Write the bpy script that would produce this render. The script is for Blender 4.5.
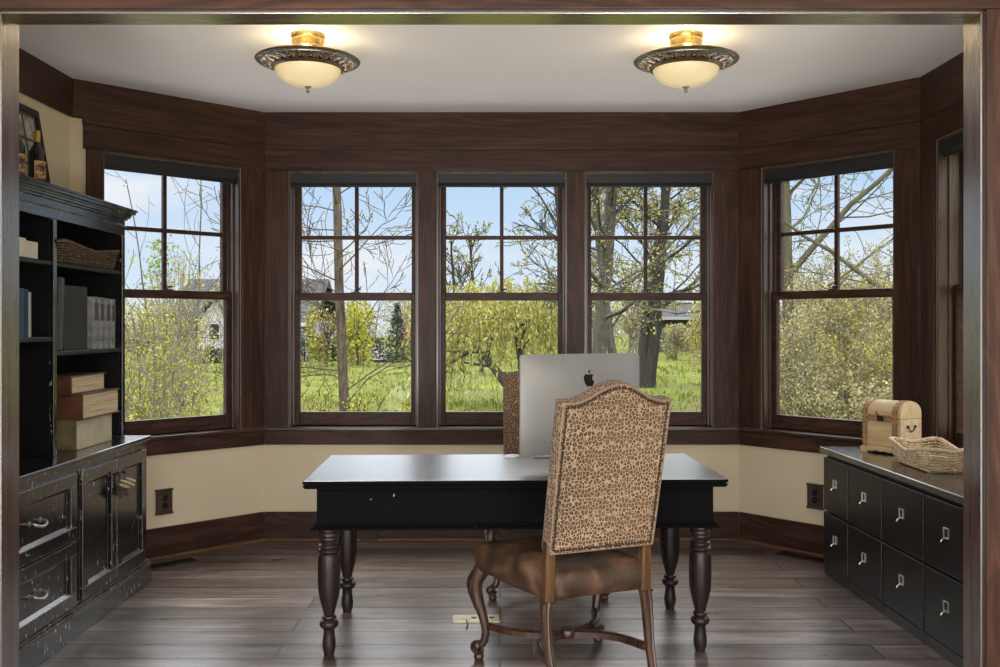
import bpy, math, random
from math import sin, cos, pi, sqrt, radians, atan2
from mathutils import Vector, Matrix

S = bpy.context.scene
C = S.collection
for o in list(bpy.data.objects):
    bpy.data.objects.remove(o)

# ------------------------------------------------------------------ camera, sky, sun, exposure
HC = 1.412
cam_d = bpy.data.cameras.new('camera')
cam_d.sensor_width = 36.0
cam_d.lens = 960 / 1000 * 36.0
cam_d.shift_y = -0.0075
cam_d.clip_end = 800
cam = bpy.data.objects.new('camera', cam_d)
cam.location = (0, 0, HC)
cam.rotation_euler = (pi / 2, 0, 0)
C.objects.link(cam)
S.camera = cam

S.view_settings.view_transform = 'Standard'
S.view_settings.look = 'None'
S.view_settings.exposure = 0.0
S.view_settings.gamma = 1.0
S.view_settings.use_curve_mapping = False

W = bpy.data.worlds.new('world')
S.world = W
W.use_nodes = True
nt = W.node_tree
nt.nodes.clear()


def wn(t, **k):
    n = nt.nodes.new(t)
    for a, b in k.items():
        setattr(n, a, b)
    return n


tc = wn('ShaderNodeTexCoord')
sep = wn('ShaderNodeSeparateXYZ')
nt.links.new(tc.outputs['Generated'], sep.inputs[0])
ramp = wn('ShaderNodeValToRGB')
cr = ramp.color_ramp
cr.elements[0].position = 0.0
cr.elements[0].color = (0.74, 0.83, 0.93, 1)
cr.elements[1].position = 1.0
cr.elements[1].color = (0.90, 0.92, 0.94, 1)
e = cr.elements.new(0.26); e.color = (0.86, 0.90, 0.94, 1)
e = cr.elements.new(0.07); e.color = (0.64, 0.79, 0.96, 1)
e = cr.elements.new(0.15); e.color = (0.50, 0.70, 0.95, 1)
nt.links.new(sep.outputs[2], ramp.inputs[0])
mp = wn('ShaderNodeMapping')
mp.inputs['Scale'].default_value = (2.2, 2.2, 9.0)
mp.inputs['Location'].default_value = (0.35, 0.1, 0.2)
nt.links.new(tc.outputs['Generated'], mp.inputs[0])
nz = wn('ShaderNodeTexNoise')
nz.inputs['Scale'].default_value = 1.6
nz.inputs['Detail'].default_value = 6
nt.links.new(mp.outputs[0], nz.inputs['Vector'])
cl = wn('ShaderNodeMapRange')
cl.inputs['From Min'].default_value = 0.50
cl.inputs['From Max'].default_value = 0.68
nt.links.new(nz.outputs[0], cl.inputs[0])
mx = wn('ShaderNodeMixRGB')
mx.inputs[2].default_value = (0.86, 0.89, 0.93, 1)
nt.links.new(cl.outputs[0], mx.inputs[0])
nt.links.new(ramp.outputs[0], mx.inputs[1])
br = wn('ShaderNodeMapRange')           # the sky is much brighter high up than near the horizon
br.inputs['From Min'].default_value = 0.15
br.inputs['From Max'].default_value = 0.42
br.inputs['To Min'].default_value = 1.0
br.inputs['To Max'].default_value = 5.5
nt.links.new(sep.outputs[2], br.inputs[0])
bg = wn('ShaderNodeBackground')
nt.links.new(mx.outputs[0], bg.inputs[0])
nt.links.new(br.outputs[0], bg.inputs[1])
wo = wn('ShaderNodeOutputWorld')
nt.links.new(bg.outputs[0], wo.inputs[0])


def light(name, kind, loc, rot, energy, color, **k):
    d = bpy.data.lights.new(name, kind)
    d.energy = energy
    d.color = color
    for a, b in k.items():
        setattr(d, a, b)
    o = bpy.data.objects.new(name, d)
    o.location = loc
    o.rotation_euler = rot
    C.objects.link(o)
    return o


# hazy sun from behind the house, over the camera's left shoulder
light('sun', 'SUN', (0, -20, 30), (radians(48), 0, radians(-30)), 0.7, (1.0, 0.95, 0.86), angle=radians(6))
# fill lights added behind the camera, one at the rear and one overhead
light('rear_fill_light', 'AREA', (0, -3.3, 1.35), (radians(96), 0, 0), 150, (1.0, 0.97, 0.94), shape='RECTANGLE', size=7.6, size_y=2.4)
light('overhead_fill_light', 'AREA', (0, -1.1, 2.79), (0, 0, 0), 490, (1.0, 0.955, 0.90), shape='RECTANGLE', size=6.6, size_y=3.6)

# two fill spots added low behind the camera, washing both ceilings
for sx in (-1, 1):
    light('ceiling_fill_spot', 'SPOT', (sx * 1.2, -0.6, 0.30), (radians(120), 0, sx * radians(8)), 380, (1.0, 0.95, 0.90), spot_size=radians(80), spot_blend=1.0, shadow_soft_size=0.4)

# ------------------------------------------------------------------ materials


class M:
    """small node-tree helper around one Principled material"""

    def __init__(s, name, color=(0.5, 0.5, 0.5), rough=0.5, metal=0.0, spec=0.5, coat=0.0):
        s.m = bpy.data.materials.new(name)
        s.m.use_nodes = True
        s.t = s.m.node_tree
        s.b = s.t.nodes['Principled BSDF']
        s.out = s.t.nodes['Material Output']
        s.set('Base Color', (*color, 1))
        s.set('Roughness', rough)
        s.set('Metallic', metal)
        s.set('Specular IOR Level', spec)
        if coat:
            s.set('Coat Weight', coat)
            s.set('Coat Roughness', 0.12)

    def set(s, k, v):
        s.b.inputs[k].default_value = v

    def n(s, t, **k):
        x = s.t.nodes.new(t)
        for a, b in k.items():
            if a in x.inputs:
                x.inputs[a].default_value = b
            else:
                setattr(x, a, b)
        return x

    def l(s, a, b):
        s.t.links.new(a, b)

    def coord(s, scale=(1, 1, 1), kind='Object', rot=(0, 0, 0)):
        c = s.n('ShaderNodeTexCoord')
        m = s.n('ShaderNodeMapping')
        m.inputs['Scale'].default_value = scale
        m.inputs['Rotation'].default_value = rot
        s.l(c.outputs[kind], m.inputs[0])
        return m.outputs[0]

    def noise(s, vec, scale, detail=4, rough=0.55, dist=0.0):
        x = s.n('ShaderNodeTexNoise')
        x.inputs['Scale'].default_value = scale
        x.inputs['Detail'].default_value = detail
        x.inputs['Roughness'].default_value = rough
        x.inputs['Distortion'].default_value = dist
        s.l(vec, x.inputs['Vector'])
        return x.outputs[0]

    def ramp(s, fac, stops):
        r = s.n('ShaderNodeValToRGB')
        el = r.color_ramp.elements
        el[0].position, el[0].color = stops[0][0], (*stops[0][1], 1)
        el[1].position, el[1].color = stops[-1][0], (*stops[-1][1], 1)
        for p, c in stops[1:-1]:
            q = el.new(p)
            q.color = (*c, 1)
        s.l(fac, r.inputs[0])
        return r.outputs[0]

    def mix(s, fac, a, b, mode='MIX'):
        x = s.n('ShaderNodeMixRGB', blend_type=mode)
        for i, v in enumerate((fac, a, b)):
            if hasattr(v, 'links'):
                s.l(v, x.inputs[i])
            else:
                x.inputs[i].default_value = v if i == 0 else (*v, 1)
        return x.outputs[0]

    def math(s, op, a, b=0.0):
        x = s.n('ShaderNodeMath', operation=op)
        for i, v in enumerate((a, b)):
            if hasattr(v, 'links'):
                s.l(v, x.inputs[i])
            else:
                x.inputs[i].default_value = v
        return x.outputs[0]

    def maprange(s, v, a, b, c=0.0, d=1.0):
        x = s.n('ShaderNodeMapRange')
        for i, q in enumerate((a, b, c, d)):
            x.inputs[i + 1].default_value = q
        s.l(v, x.inputs[0])
        return x.outputs[0]

    def color(s, out):
        s.l(out, s.b.inputs['Base Color'])
        return s

    def roughness(s, out):
        s.l(out, s.b.inputs['Roughness'])

    def bump(s, h, strength=0.3, dist=0.01):
        x = s.n('ShaderNodeBump')
        x.inputs['Strength'].default_value = strength
        x.inputs['Distance'].default_value = dist
        s.l(h, x.inputs['Height'])
        s.l(x.outputs[0], s.b.inputs['Normal'])


def plain(name, color, rough=0.5, metal=0.0, spec=0.5, var=0.12, scale=12, coat=0.0, bump=0.0):
    m = M(name, color, rough, metal, spec, coat)
    v = m.noise(m.coord(), scale, 4)
    k = m.maprange(v, 0.3, 0.7, 1 - var, 1 + var)
    c = m.mix(1.0, color, (1, 1, 1), 'MULTIPLY')
    vm = m.n('ShaderNodeVectorMath', operation='SCALE')
    vm.inputs[0].default_value = color
    m.l(k, vm.inputs['Scale'])
    m.color(vm.outputs[0])
    if bump:
        m.bump(v, bump, 0.004)
    return m.m


def wood(name, axis, dark, mid, light_, rough=0.38, spec=0.5, fine=1.0):
    """stained open-grain oak, the grain running along a local axis"""
    m = M(name, mid, rough, 0, spec)
    sc = [26.0 * fine] * 3
    sc['xyz'.index(axis)] = 1.3 * fine
    v = m.coord(tuple(sc))
    n1 = m.noise(v, 1.0, 6, 0.6, 0.6)
    sc2 = [5.0 * fine] * 3
    sc2['xyz'.index(axis)] = 0.55 * fine
    v2 = m.coord(tuple(sc2))
    n2 = m.noise(v2, 1.0, 3, 0.5, 1.8)
    rings = m.math('FRACT', m.math('MULTIPLY', n2, 7.0))
    rings = m.maprange(m.math('ABSOLUTE', m.math('SUBTRACT', rings, 0.5)), 0.0, 0.5)
    f = m.math('ADD', m.math('MULTIPLY', n1, 0.78), m.math('MULTIPLY', rings, 0.22))
    m.color(m.ramp(f, [(0.25, dark), (0.5, mid), (0.78, light_)]))
    m.roughness(m.maprange(n1, 0.3, 0.7, rough - 0.06, rough + 0.12))
    m.bump(f, 0.18, 0.002)
    return m.m


DK, MD, LT = (0.018, 0.0082, 0.0056), (0.040, 0.0178, 0.0112), (0.088, 0.040, 0.0245)
WX = wood('stained_oak_along', 'x', DK, MD, LT, 0.42, 0.22)
WZ = wood('stained_oak_upright', 'z', DK, MD, LT, 0.42, 0.22)
WJ = wood('jamb_oak_upright', 'z', DK, MD, LT, rough=0.27, spec=0.8)
WJX = wood('jamb_oak_along', 'x', DK, MD, LT, rough=0.27, spec=0.8)
WF = wood('satin_oak_upright', 'z', DK, MD, LT, rough=0.3, spec=0.8)
WFX = wood('satin_oak_along', 'x', DK, MD, LT, rough=0.3, spec=0.8)
for q in (WJ, WJX):                       # heavily varnished
    b_ = q.node_tree.nodes['Principled BSDF']
    b_.inputs['Coat Weight'].default_value = 1.0
    b_.inputs['Coat IOR'].default_value = 3.2
    b_.inputs['Coat Roughness'].default_value = 0.26

m = M('wall_paint', (0.60, 0.50, 0.35), 0.65, 0, 0.3)
n_ = m.noise(m.coord(kind='Object'), 3.0, 5)
m.color(m.ramp(n_, [(0.3, (0.585, 0.495, 0.345)), (0.7, (0.635, 0.54, 0.385))]))
m.bump(m.noise(m.coord(), 240, 2), 0.05, 0.001)
PAINT = m.m
m = M('ceiling_paint', (0.80, 0.785, 0.785), 0.8, 0, 0.2)
n_ = m.noise(m.coord(), 2.0, 4)
m.color(m.ramp(n_, [(0.3, (0.79, 0.77, 0.775)), (0.7, (0.82, 0.80, 0.80))]))
CEIL = m.m

# wide plank floor, boards running along x
m = M('plank_floor', (0.06, 0.045, 0.04), 0.3, 0, 0.9)
m.set('Coat IOR', 2.1)
m.set('Coat Roughness', 0.34)
v = m.coord()
bk = m.n('ShaderNodeTexBrick')
bk.inputs['Color1'].default_value = (0.05, 0.05, 0.05, 1)
bk.inputs['Color2'].default_value = (0.95, 0.95, 0.95, 1)
bk.inputs['Mortar'].default_value = (0.0, 0.0, 0.0, 1)
bk.inputs['Scale'].default_value = 1.0
bk.inputs['Mortar Size'].default_value = 0.0065
bk.inputs['Mortar Smooth'].default_value = 0.3
bk.inputs['Brick Width'].default_value = 2.6
bk.inputs['Row Height'].default_value = 0.185
bk.offset = 0.37
m.l(v, bk.inputs['Vector'])
g1 = m.noise(m.coord((0.9, 19, 19)), 1.0, 7, 0.68, 0.8)
g2 = m.noise(m.coord((2.2, 7, 7)), 1.0, 5, 0.6, 1.2)
g3 = m.noise(m.coord((14, 60, 60)), 1.0, 3, 0.6)
f = m.math('ADD', m.math('MULTIPLY', g1, 0.6), m.math('MULTIPLY', g2, 0.4))
base = m.ramp(f, [(0.28, (0.018, 0.010, 0.008)), (0.5, (0.088, 0.060, 0.050)), (0.70, (0.30, 0.235, 0.205))])
tone = m.maprange(bk.outputs[0], 0.05, 0.95, 0.50, 1.50)
vm = m.n('ShaderNodeVectorMath', operation='SCALE')
m.l(base, vm.inputs[0]); m.l(tone, vm.inputs['Scale'])
worn = m.maprange(g3, 0.68, 0.76)
c2 = m.mix(m.math('MULTIPLY', worn, 0.35), vm.outputs[0], (0.42, 0.36, 0.31))
c3 = m.mix(bk.outputs['Fac'], c2, (0.006, 0.004, 0.003))
m.color(c3)
m.roughness(m.maprange(f, 0.3, 0.7, 0.24, 0.42))
h = m.math('SUBTRACT', m.math('ADD', m.math('MULTIPLY', f, 0.5), m.math('MULTIPLY', bk.outputs[0], 0.25)), m.math('MULTIPLY', bk.outputs['Fac'], 1.2))
m.bump(h, 0.6, 0.006)
cw = m.math('MULTIPLY', m.maprange(bk.outputs[0], 0.05, 0.95, 0.35, 1.0), m.maprange(f, 0.36, 0.64, 0.25, 1.0))
m.l(cw, m.b.inputs['Coat Weight'])
FLOOR = m.m


def glass_mat(name):
    m = M(name)
    tr = m.n('ShaderNodeBsdfTransparent')
    gl = m.n('ShaderNodeBsdfGlossy')
    gl.inputs['Roughness'].default_value = 0.02
    ms = m.n('ShaderNodeMixShader')
    ms.inputs[0].default_value = 0.002
    m.l(tr.outputs[0], ms.inputs[1]); m.l(gl.outputs[0], ms.inputs[2])
    m.l(ms.outputs[0], m.out.inputs['Surface'])
    return m.m


GLASS = glass_mat('window_glass')


def black_paint(name, wear=0.7, rough=0.32, base=(0.012, 0.0125, 0.0145), spec=0.6, edge=0.0):
    """black paint rubbed through in flecks; where edge > 0, edges are paled by rubbing and painted highlights"""
    m = M(name, base, rough, 0, spec)
    n1 = m.noise(m.coord((70, 70, 24)), 1.0, 2, 0.5, 0.3)
    n2 = m.noise(m.coord(), 3.5, 2)
    a = m.maprange(n1, wear, wear + 0.03)
    b = m.maprange(n2, 0.45, 0.6)
    f = m.math('MULTIPLY', a, b)
    if edge:
        bv = m.n('ShaderNodeBevel')
        bv.samples = 4
        bv.inputs['Radius'].default_value = 0.0045
        ge = m.n('ShaderNodeNewGeometry')
        dt = m.n('ShaderNodeVectorMath', operation='DOT_PRODUCT')
        m.l(bv.outputs[0], dt.inputs[0]); m.l(ge.outputs['Normal'], dt.inputs[1])
        ed = m.maprange(dt.outputs['Value'], 0.965, 0.90, 0.0, edge)  # pale edge mask, standing in for bright highlights along the edges
        ed = m.math('MULTIPLY', ed, m.maprange(m.noise(m.coord(), 13, 3), 0.36, 0.56, 0.25, 1.0))
        f = m.math('MAXIMUM', f, ed)
    m.color(m.mix(f, base, (0.42, 0.39, 0.33)))
    r = m.noise(m.coord(), 18, 4)
    m.roughness(m.maprange(r, 0.3, 0.7, rough - 0.02, rough + 0.03))
    return m.m


BLK_WORN = black_paint('rubbed_black_paint', 0.655, 0.24, (0.0055, 0.006, 0.008), 0.3, 0.75)
for q, i_, r_ in ((BLK_WORN, 1.5, 0.17),):
    b_ = q.node_tree.nodes['Principled BSDF']
    b_.inputs['Coat Weight'].default_value = 0.7
    b_.inputs['Coat IOR'].default_value = i_
    b_.inputs['Coat Roughness'].default_value = r_
BLK_IN = black_paint('black_shelf_paint', 0.9, 0.4, (0.008, 0.008, 0.009), 0.4)
BLK_CAB = black_paint('satin_black_paint', 0.79, 0.34, (0.0055, 0.0055, 0.006), 0.3, 0.30)
BLK_DESK = black_paint('desk_black_paint', 0.75, 0.6, (0.0045, 0.004, 0.0045), 0.02)
m = M('desk_top_finish', (0.014, 0.013, 0.014), 0.24, 0, 1.0)
m.set('Coat Weight', 1.0)
m.set('Coat IOR', 3.0)
m.set('Coat Roughness', 0.30)
m.set('Specular IOR Level', 0.4)
n1 = m.noise(m.coord((3, 60, 60)), 1.0, 5, 0.6)
m.roughness(m.maprange(n1, 0.35, 0.65, 0.30, 0.40))
m.color(m.ramp(n1, [(0.3, (0.011, 0.010, 0.011)), (0.75, (0.03, 0.028, 0.028))]))
m.bump(n1, 0.05, 0.001)
DESKTOP = m.m
WORKTOP = plain('worktop_black_lacquer', (0.011, 0.011, 0.012), 0.22, 0, 0.5, coat=0.7)
BLK_TURNED = wood('black_stained_turning', 'z', (0.008, 0.006, 0.006), (0.016, 0.011, 0.010), (0.032, 0.020, 0.016), 0.3, 0.3)
BLIND = plain('black_blind_fabric', (0.012, 0.012, 0.014), 0.5, 0, 0.4)
SHOE = wood('lit_ledge_oak', 'x', (0.05, 0.022, 0.010), (0.11, 0.052, 0.023), (0.19, 0.095, 0.042), 0.4, 0.4)  # oak colour lightened to paint in the light along the ledge
IRON = plain('pewter_metal', (0.42, 0.41, 0.39), 0.32, 1.0)
DARKIRON = plain('dark_iron', (0.05, 0.045, 0.04), 0.4, 0.8)
BRASS = plain('aged_brass', (0.34, 0.23, 0.10), 0.35, 1.0)
CARVED = wood('carved_plate_wood', 'z', (0.02, 0.011, 0.007), (0.045, 0.022, 0.013), (0.08, 0.042, 0.026), 0.45)

# leopard print velvet
m = M('leopard_fabric', (0.4, 0.28, 0.17), 0.85, 0, 0.2)
v = m.coord((1, 1, 0.85))
wob = m.n('ShaderNodeTexNoise'); wob.inputs['Scale'].default_value = 30; m.l(v, wob.inputs['Vector'])
off = m.n('ShaderNodeVectorMath', operation='MULTIPLY_ADD')
m.l(wob.outputs['Color'], off.inputs[0]); off.inputs[1].default_value = (0.007, 0.007, 0.007); m.l(v, off.inputs[2])
vo = m.n('ShaderNodeTexVoronoi'); vo.feature = 'DISTANCE_TO_EDGE'; vo.inputs['Scale'].default_value = 70; vo.inputs['Randomness'].default_value = 0.8
m.l(off.outputs[0], vo.inputs['Vector'])
big = m.noise(m.coord(), 4.5, 2)
TAN, RING, CORE = (0.32, 0.235, 0.155), (0.032, 0.018, 0.010), (0.10, 0.058, 0.031)
c = m.ramp(vo.outputs['Distance'], [(0.0, TAN), (0.07, TAN), (0.12, RING), (0.20, RING), (0.29, CORE), (1.0, CORE)])
c = m.mix(m.maprange(big, 0.35, 0.7, 0.0, 0.4), c, (0.16, 0.095, 0.052))
m.color(c)
m.set('Sheen Weight', 0.1)
m.bump(vo.outputs['Distance'], 0.15, 0.002)
LEOPARD = m.m
m = M('brown_leather', (0.11, 0.058, 0.032), 0.36, 0, 0.55)
n1 = m.noise(m.coord(), 5.5, 5, 0.6, 0.6)
n2 = m.noise(m.coord(), 90, 3)
m.color(m.ramp(n1, [(0.30, (0.016, 0.011, 0.009)), (0.48, (0.045, 0.025, 0.016)), (0.60, (0.115, 0.060, 0.033)), (0.74, (0.15, 0.115, 0.085))]))
m.roughness(m.maprange(n1, 0.3, 0.7, 0.30, 0.52))
m.bump(n2, 0.2, 0.0015)
LEATHER = m.m
CHAIRWOOD = wood('walnut_chair_wood', 'z', (0.014, 0.007, 0.005), (0.034, 0.016, 0.010), (0.085, 0.040, 0.020), 0.30, 0.6, 1.5)
CHAIRPOST = wood('golden_brown_chair_wood', 'z', (0.028, 0.012, 0.006), (0.078, 0.037, 0.013), (0.17, 0.088, 0.030), 0.32, 0.6, 1.5)
NAIL = plain('antique_brass_nail', (0.045, 0.030, 0.020), 0.4, 0.7)

ALU = plain('brushed_aluminium', (0.30, 0.305, 0.30), 0.45, 0.35, var=0.03)
BLKPLASTIC = plain('black_plastic', (0.012, 0.012, 0.013), 0.25)
WHITE = plain('white_plastic', (0.75, 0.75, 0.76), 0.3, var=0.03)

# ------------------------------------------------------------------ mesh helpers


class MB:
    def __init__(s):
        s.v, s.f = [], []

    def add(s, vs, fs):
        k = len(s.v)
        s.v += [tuple(p) for p in vs]
        s.f += [tuple(i + k for i in f) for f in fs]
        return s

    def box(s, x0, x1, y0, y1, z0, z1):
        vs = [(x, y, z) for z in (z0, z1) for y in (y0, y1) for x in (x0, x1)]
        return s.add(vs, [(0, 2, 3, 1), (4, 5, 7, 6), (0, 1, 5, 4), (2, 6, 7, 3), (0, 4, 6, 2), (1, 3, 7, 5)])

    def prism(s, poly, a, b, axis='z'):
        """extrude a 2D polygon: axis z -> (x,y), axis y -> (x,z), axis x -> (y,z)"""
        n = len(poly)

        def P(p, h):
            return (p[0], p[1], h) if axis == 'z' else ((p[0], h, p[1]) if axis == 'y' else (h, p[0], p[1]))
        vs = [P(p, a) for p in poly] + [P(p, b) for p in poly]
        fs = [tuple(range(n))[::-1], tuple(range(n, 2 * n))] + [(i, (i + 1) % n, n + (i + 1) % n, n + i) for i in range(n)]
        return s.add(vs, fs)

    def lathe(s, prof, seg=24, c=(0, 0, 0), axis='z'):
        n = len(prof)
        vs = []
        for r, z in prof:
            for k in range(seg):
                a = 2 * pi * k / seg
                p = (r * cos(a), r * sin(a), z)
                if axis == 'y':
                    p = (p[0], p[2], p[1])
                elif axis == 'x':
                    p = (p[2], p[0], p[1])
                vs.append((p[0] + c[0], p[1] + c[1], p[2] + c[2]))
        fs = [(i * seg + k, i * seg + (k + 1) % seg, (i + 1) * seg + (k + 1) % seg, (i + 1) * seg + k) for i in range(n - 1) for k in range(seg)]
        fs.append(tuple(range(seg))[::-1])
        fs.append(tuple(range((n - 1) * seg, n * seg)))
        return s.add(vs, fs)

    def tube(s, pts, rad, sides=8, flat=None, closed=False):
        """sweep a circle (or an ellipse: flat = (width factor, height factor)) along pts"""
        pts = [Vector(p) for p in pts]
        n = len(pts)
        if not hasattr(rad, '__len__'):
            rad = [rad] * n
        vs = []
        prev = None
        for i, p in enumerate(pts):
            if closed:
                t = (pts[(i + 1) % n] - pts[i - 1])
            else:
                t = pts[min(i + 1, n - 1)] - pts[max(i - 1, 0)]
            t = t.normalized() if t.length > 1e-9 else Vector((0, 0, 1))
            if prev is None:
                up = Vector((0, 0, 1)) if abs(t.z) < 0.9 else Vector((1, 0, 0))
                u = t.cross(up).normalized()
            else:
                u = prev - t * prev.dot(t)
                u = u.normalized() if u.length > 1e-6 else t.orthogonal().normalized()
            prev = u
            w = t.cross(u)
            for k in range(sides):
                a = 2 * pi * k / sides
                fu, fw = flat if flat else (1, 1)
                vs.append(p + u * (cos(a) * rad[i] * fu) + w * (sin(a) * rad[i] * fw))
        fs = []
        m_ = n if closed else n - 1
        for i in range(m_):
            j = (i + 1) % n
            for k in range(sides):
                fs.append((i * sides + k, i * sides + (k + 1) % sides, j * sides + (k + 1) % sides, j * sides + k))
        if not closed:
            fs.append(tuple(range(sides))[::-1])
            fs.append(tuple(range((n - 1) * sides, n * sides)))
        return s.add(vs, fs)

    def ball(s, c, r, seg=10, rings=6, sc=(1, 1, 1)):
        vs, fs = [], []
        for i in range(rings + 1):
            t = pi * i / rings
            for k in range(seg):
                a = 2 * pi * k / seg
                vs.append((c[0] + r * sc[0] * sin(t) * cos(a), c[1] + r * sc[1] * sin(t) * sin(a), c[2] + r * sc[2] * cos(t)))
        for i in range(rings):
            for k in range(seg):
                fs.append((i * seg + k, (i + 1) * seg + k, (i + 1) * seg + (k + 1) % seg, i * seg + (k + 1) % seg))
        return s.add(vs, fs)

    def grid(s, fn, nu, nv, wrap=False):
        vs = [fn(i / (nu if wrap else nu - 1), j / (nv - 1)) for j in range(nv) for i in range(nu)]
        fs = []
        for j in range(nv - 1):
            for i in range(nu if wrap else nu - 1):
                i2 = (i + 1) % nu
                fs.append((j * nu + i, j * nu + i2, (j + 1) * nu + i2, (j + 1) * nu + i))
        return s.add(vs, fs)

    def loft(s, rings, cap=True):
        n = len(rings[0])
        vs = [p for r in rings for p in r]
        fs = [(i * n + k, i * n + (k + 1) % n, (i + 1) * n + (k + 1) % n, (i + 1) * n + k) for i in range(len(rings) - 1) for k in range(n)]
        if cap:
            fs.append(tuple(range(n))[::-1])
            fs.append(tuple(range((len(rings) - 1) * n, len(rings) * n)))
        return s.add(vs, fs)

    def xf(s, M4):
        s.v = [tuple(M4 @ Vector(p)) for p in s.v]
        return s

    def build(s, name, mat, parent=None, bevel=0.0, smooth=None, loc=None, rot=None, seg=2, fix=True):
        me = bpy.data.meshes.new(name)
        me.from_pydata(s.v, [], s.f)
        me.validate()
        if fix:
            import bmesh
            b = bmesh.new(); b.from_mesh(me)
            bmesh.ops.recalc_face_normals(b, faces=b.faces)
            b.to_mesh(me); b.free()
        me.update()
        if smooth is not None:
            me.shade_smooth()
            if smooth < 179:
                me.set_sharp_from_angle(angle=radians(smooth))
        me.materials.append(mat)
        o = bpy.data.objects.new(name, me)
        C.objects.link(o)
        if parent is not None:
            o.parent = parent
        if loc is not None:
            o.location = loc
        if rot is not None:
            o.rotation_euler = rot
        if bevel:
            md = o.modifiers.new('bevel', 'BEVEL')
            md.width = bevel
            md.segments = seg
            md.limit_method = 'ANGLE'
            md.angle_limit = radians(40)
        return o


def tag(o, label, cat, group=None, kind=None):
    o['label'] = label
    o['category'] = cat
    if group:
        o['group'] = group
    if kind:
        o['kind'] = kind
    return o


def empty(name, loc=(0, 0, 0), rz=0.0, parent=None):
    o = bpy.data.objects.new(name, None)
    o.empty_display_size = 0.1
    C.objects.link(o)
    o.location = loc
    o.rotation_euler = (0, 0, rz)
    if parent is not None:
        o.parent = parent
    return o


def thing(name, label, cat, loc=(0, 0, 0), rz=0.0, group=None):
    return tag(empty(name, loc, rz), label, cat, group)


def struct(o):
    o['kind'] = 'structure'
    return o


def copy_tree(o, parent=None):
    c = o.copy()
    C.objects.link(c)
    if parent is not None:
        c.parent = parent
    for ch in list(o.children):
        copy_tree(ch, c)
    return c


# ------------------------------------------------------------------ the room shell
ZC = 2.817
A_L, B_L = Vector((-2.423, 5.445)), Vector((-1.547, 6.305))
B_R, A_R = Vector((1.567, 6.305)), Vector((2.370, 5.412))
YO0, YO1 = 3.035, 3.15            # the cased opening: camera side and study side
XJL, XJR, ZJ = -1.577, 1.520, 2.400

FP = [(-4.2, -3.6), (4.2, -3.6), (4.2, 3.15), (2.57, 3.15), (2.57, 5.49), (1.65, 6.505), (-1.63, 6.505), (-2.62, 5.53), (-2.62, 3.15), (-4.2, 3.15)]
struct(MB().prism(FP, -0.15, 0.0).build('floor', FLOOR))
struct(MB().prism(FP, ZC, ZC + 0.2).build('ceiling', CEIL))

OZ0, OZ1 = 0.752, 2.430
TK = 0.20                          # outer wall thickness
WALLS = {}


def wall(key, p0, p1, openings, name, base=True, head=None, crown=True, stool=True, ext=(0.0, 0.0), casings=None):
    """one outer wall in its own frame: x along the wall, y outward, board faces at y = 0"""
    d = (p1 - p0)
    L = d.length
    ang = atan2(d.y, d.x)
    root = struct(empty(name, (p0.x, p0.y, 0), ang))
    w = MB()
    xs = [-ext[0]] + [v for o in openings for v in o] + [L + ext[1]]
    for i in range(0, len(xs), 2):
        w.box(xs[i], xs[i + 1], 0.02, TK, 0, ZC)
    for a, b in openings:
        w.box(a, b, 0.02, TK, 0, OZ0 - 0.02)
        w.box(a, b, 0.02, TK, OZ1, ZC)
    struct(w.build(name + '_panel', PAINT, root))
    return root, L, ang


def boards(root, lst, name, bevel=0.003):
    for (x0, x1, y0, y1, z0, z1, mt) in lst:
        struct(MB().box(x0, x1, y0, y1, z0, z1).build(name, mt, root, bevel=bevel))


TR = [0]


def trims(p0, ang, lst):
    """each board of the woodwork is its own structure object"""
    for (x0, x1, y0, y1, z0, z1, mt) in lst:
        TR[0] += 1
        struct(MB().box(x0, x1, y0, y1, z0, z1).build('trim_%d' % TR[0], mt, None, bevel=0.003, loc=(p0.x, p0.y, 0), rot=(0, 0, ang)))


WN = [0]
SIDE_BLIND = {}


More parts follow.
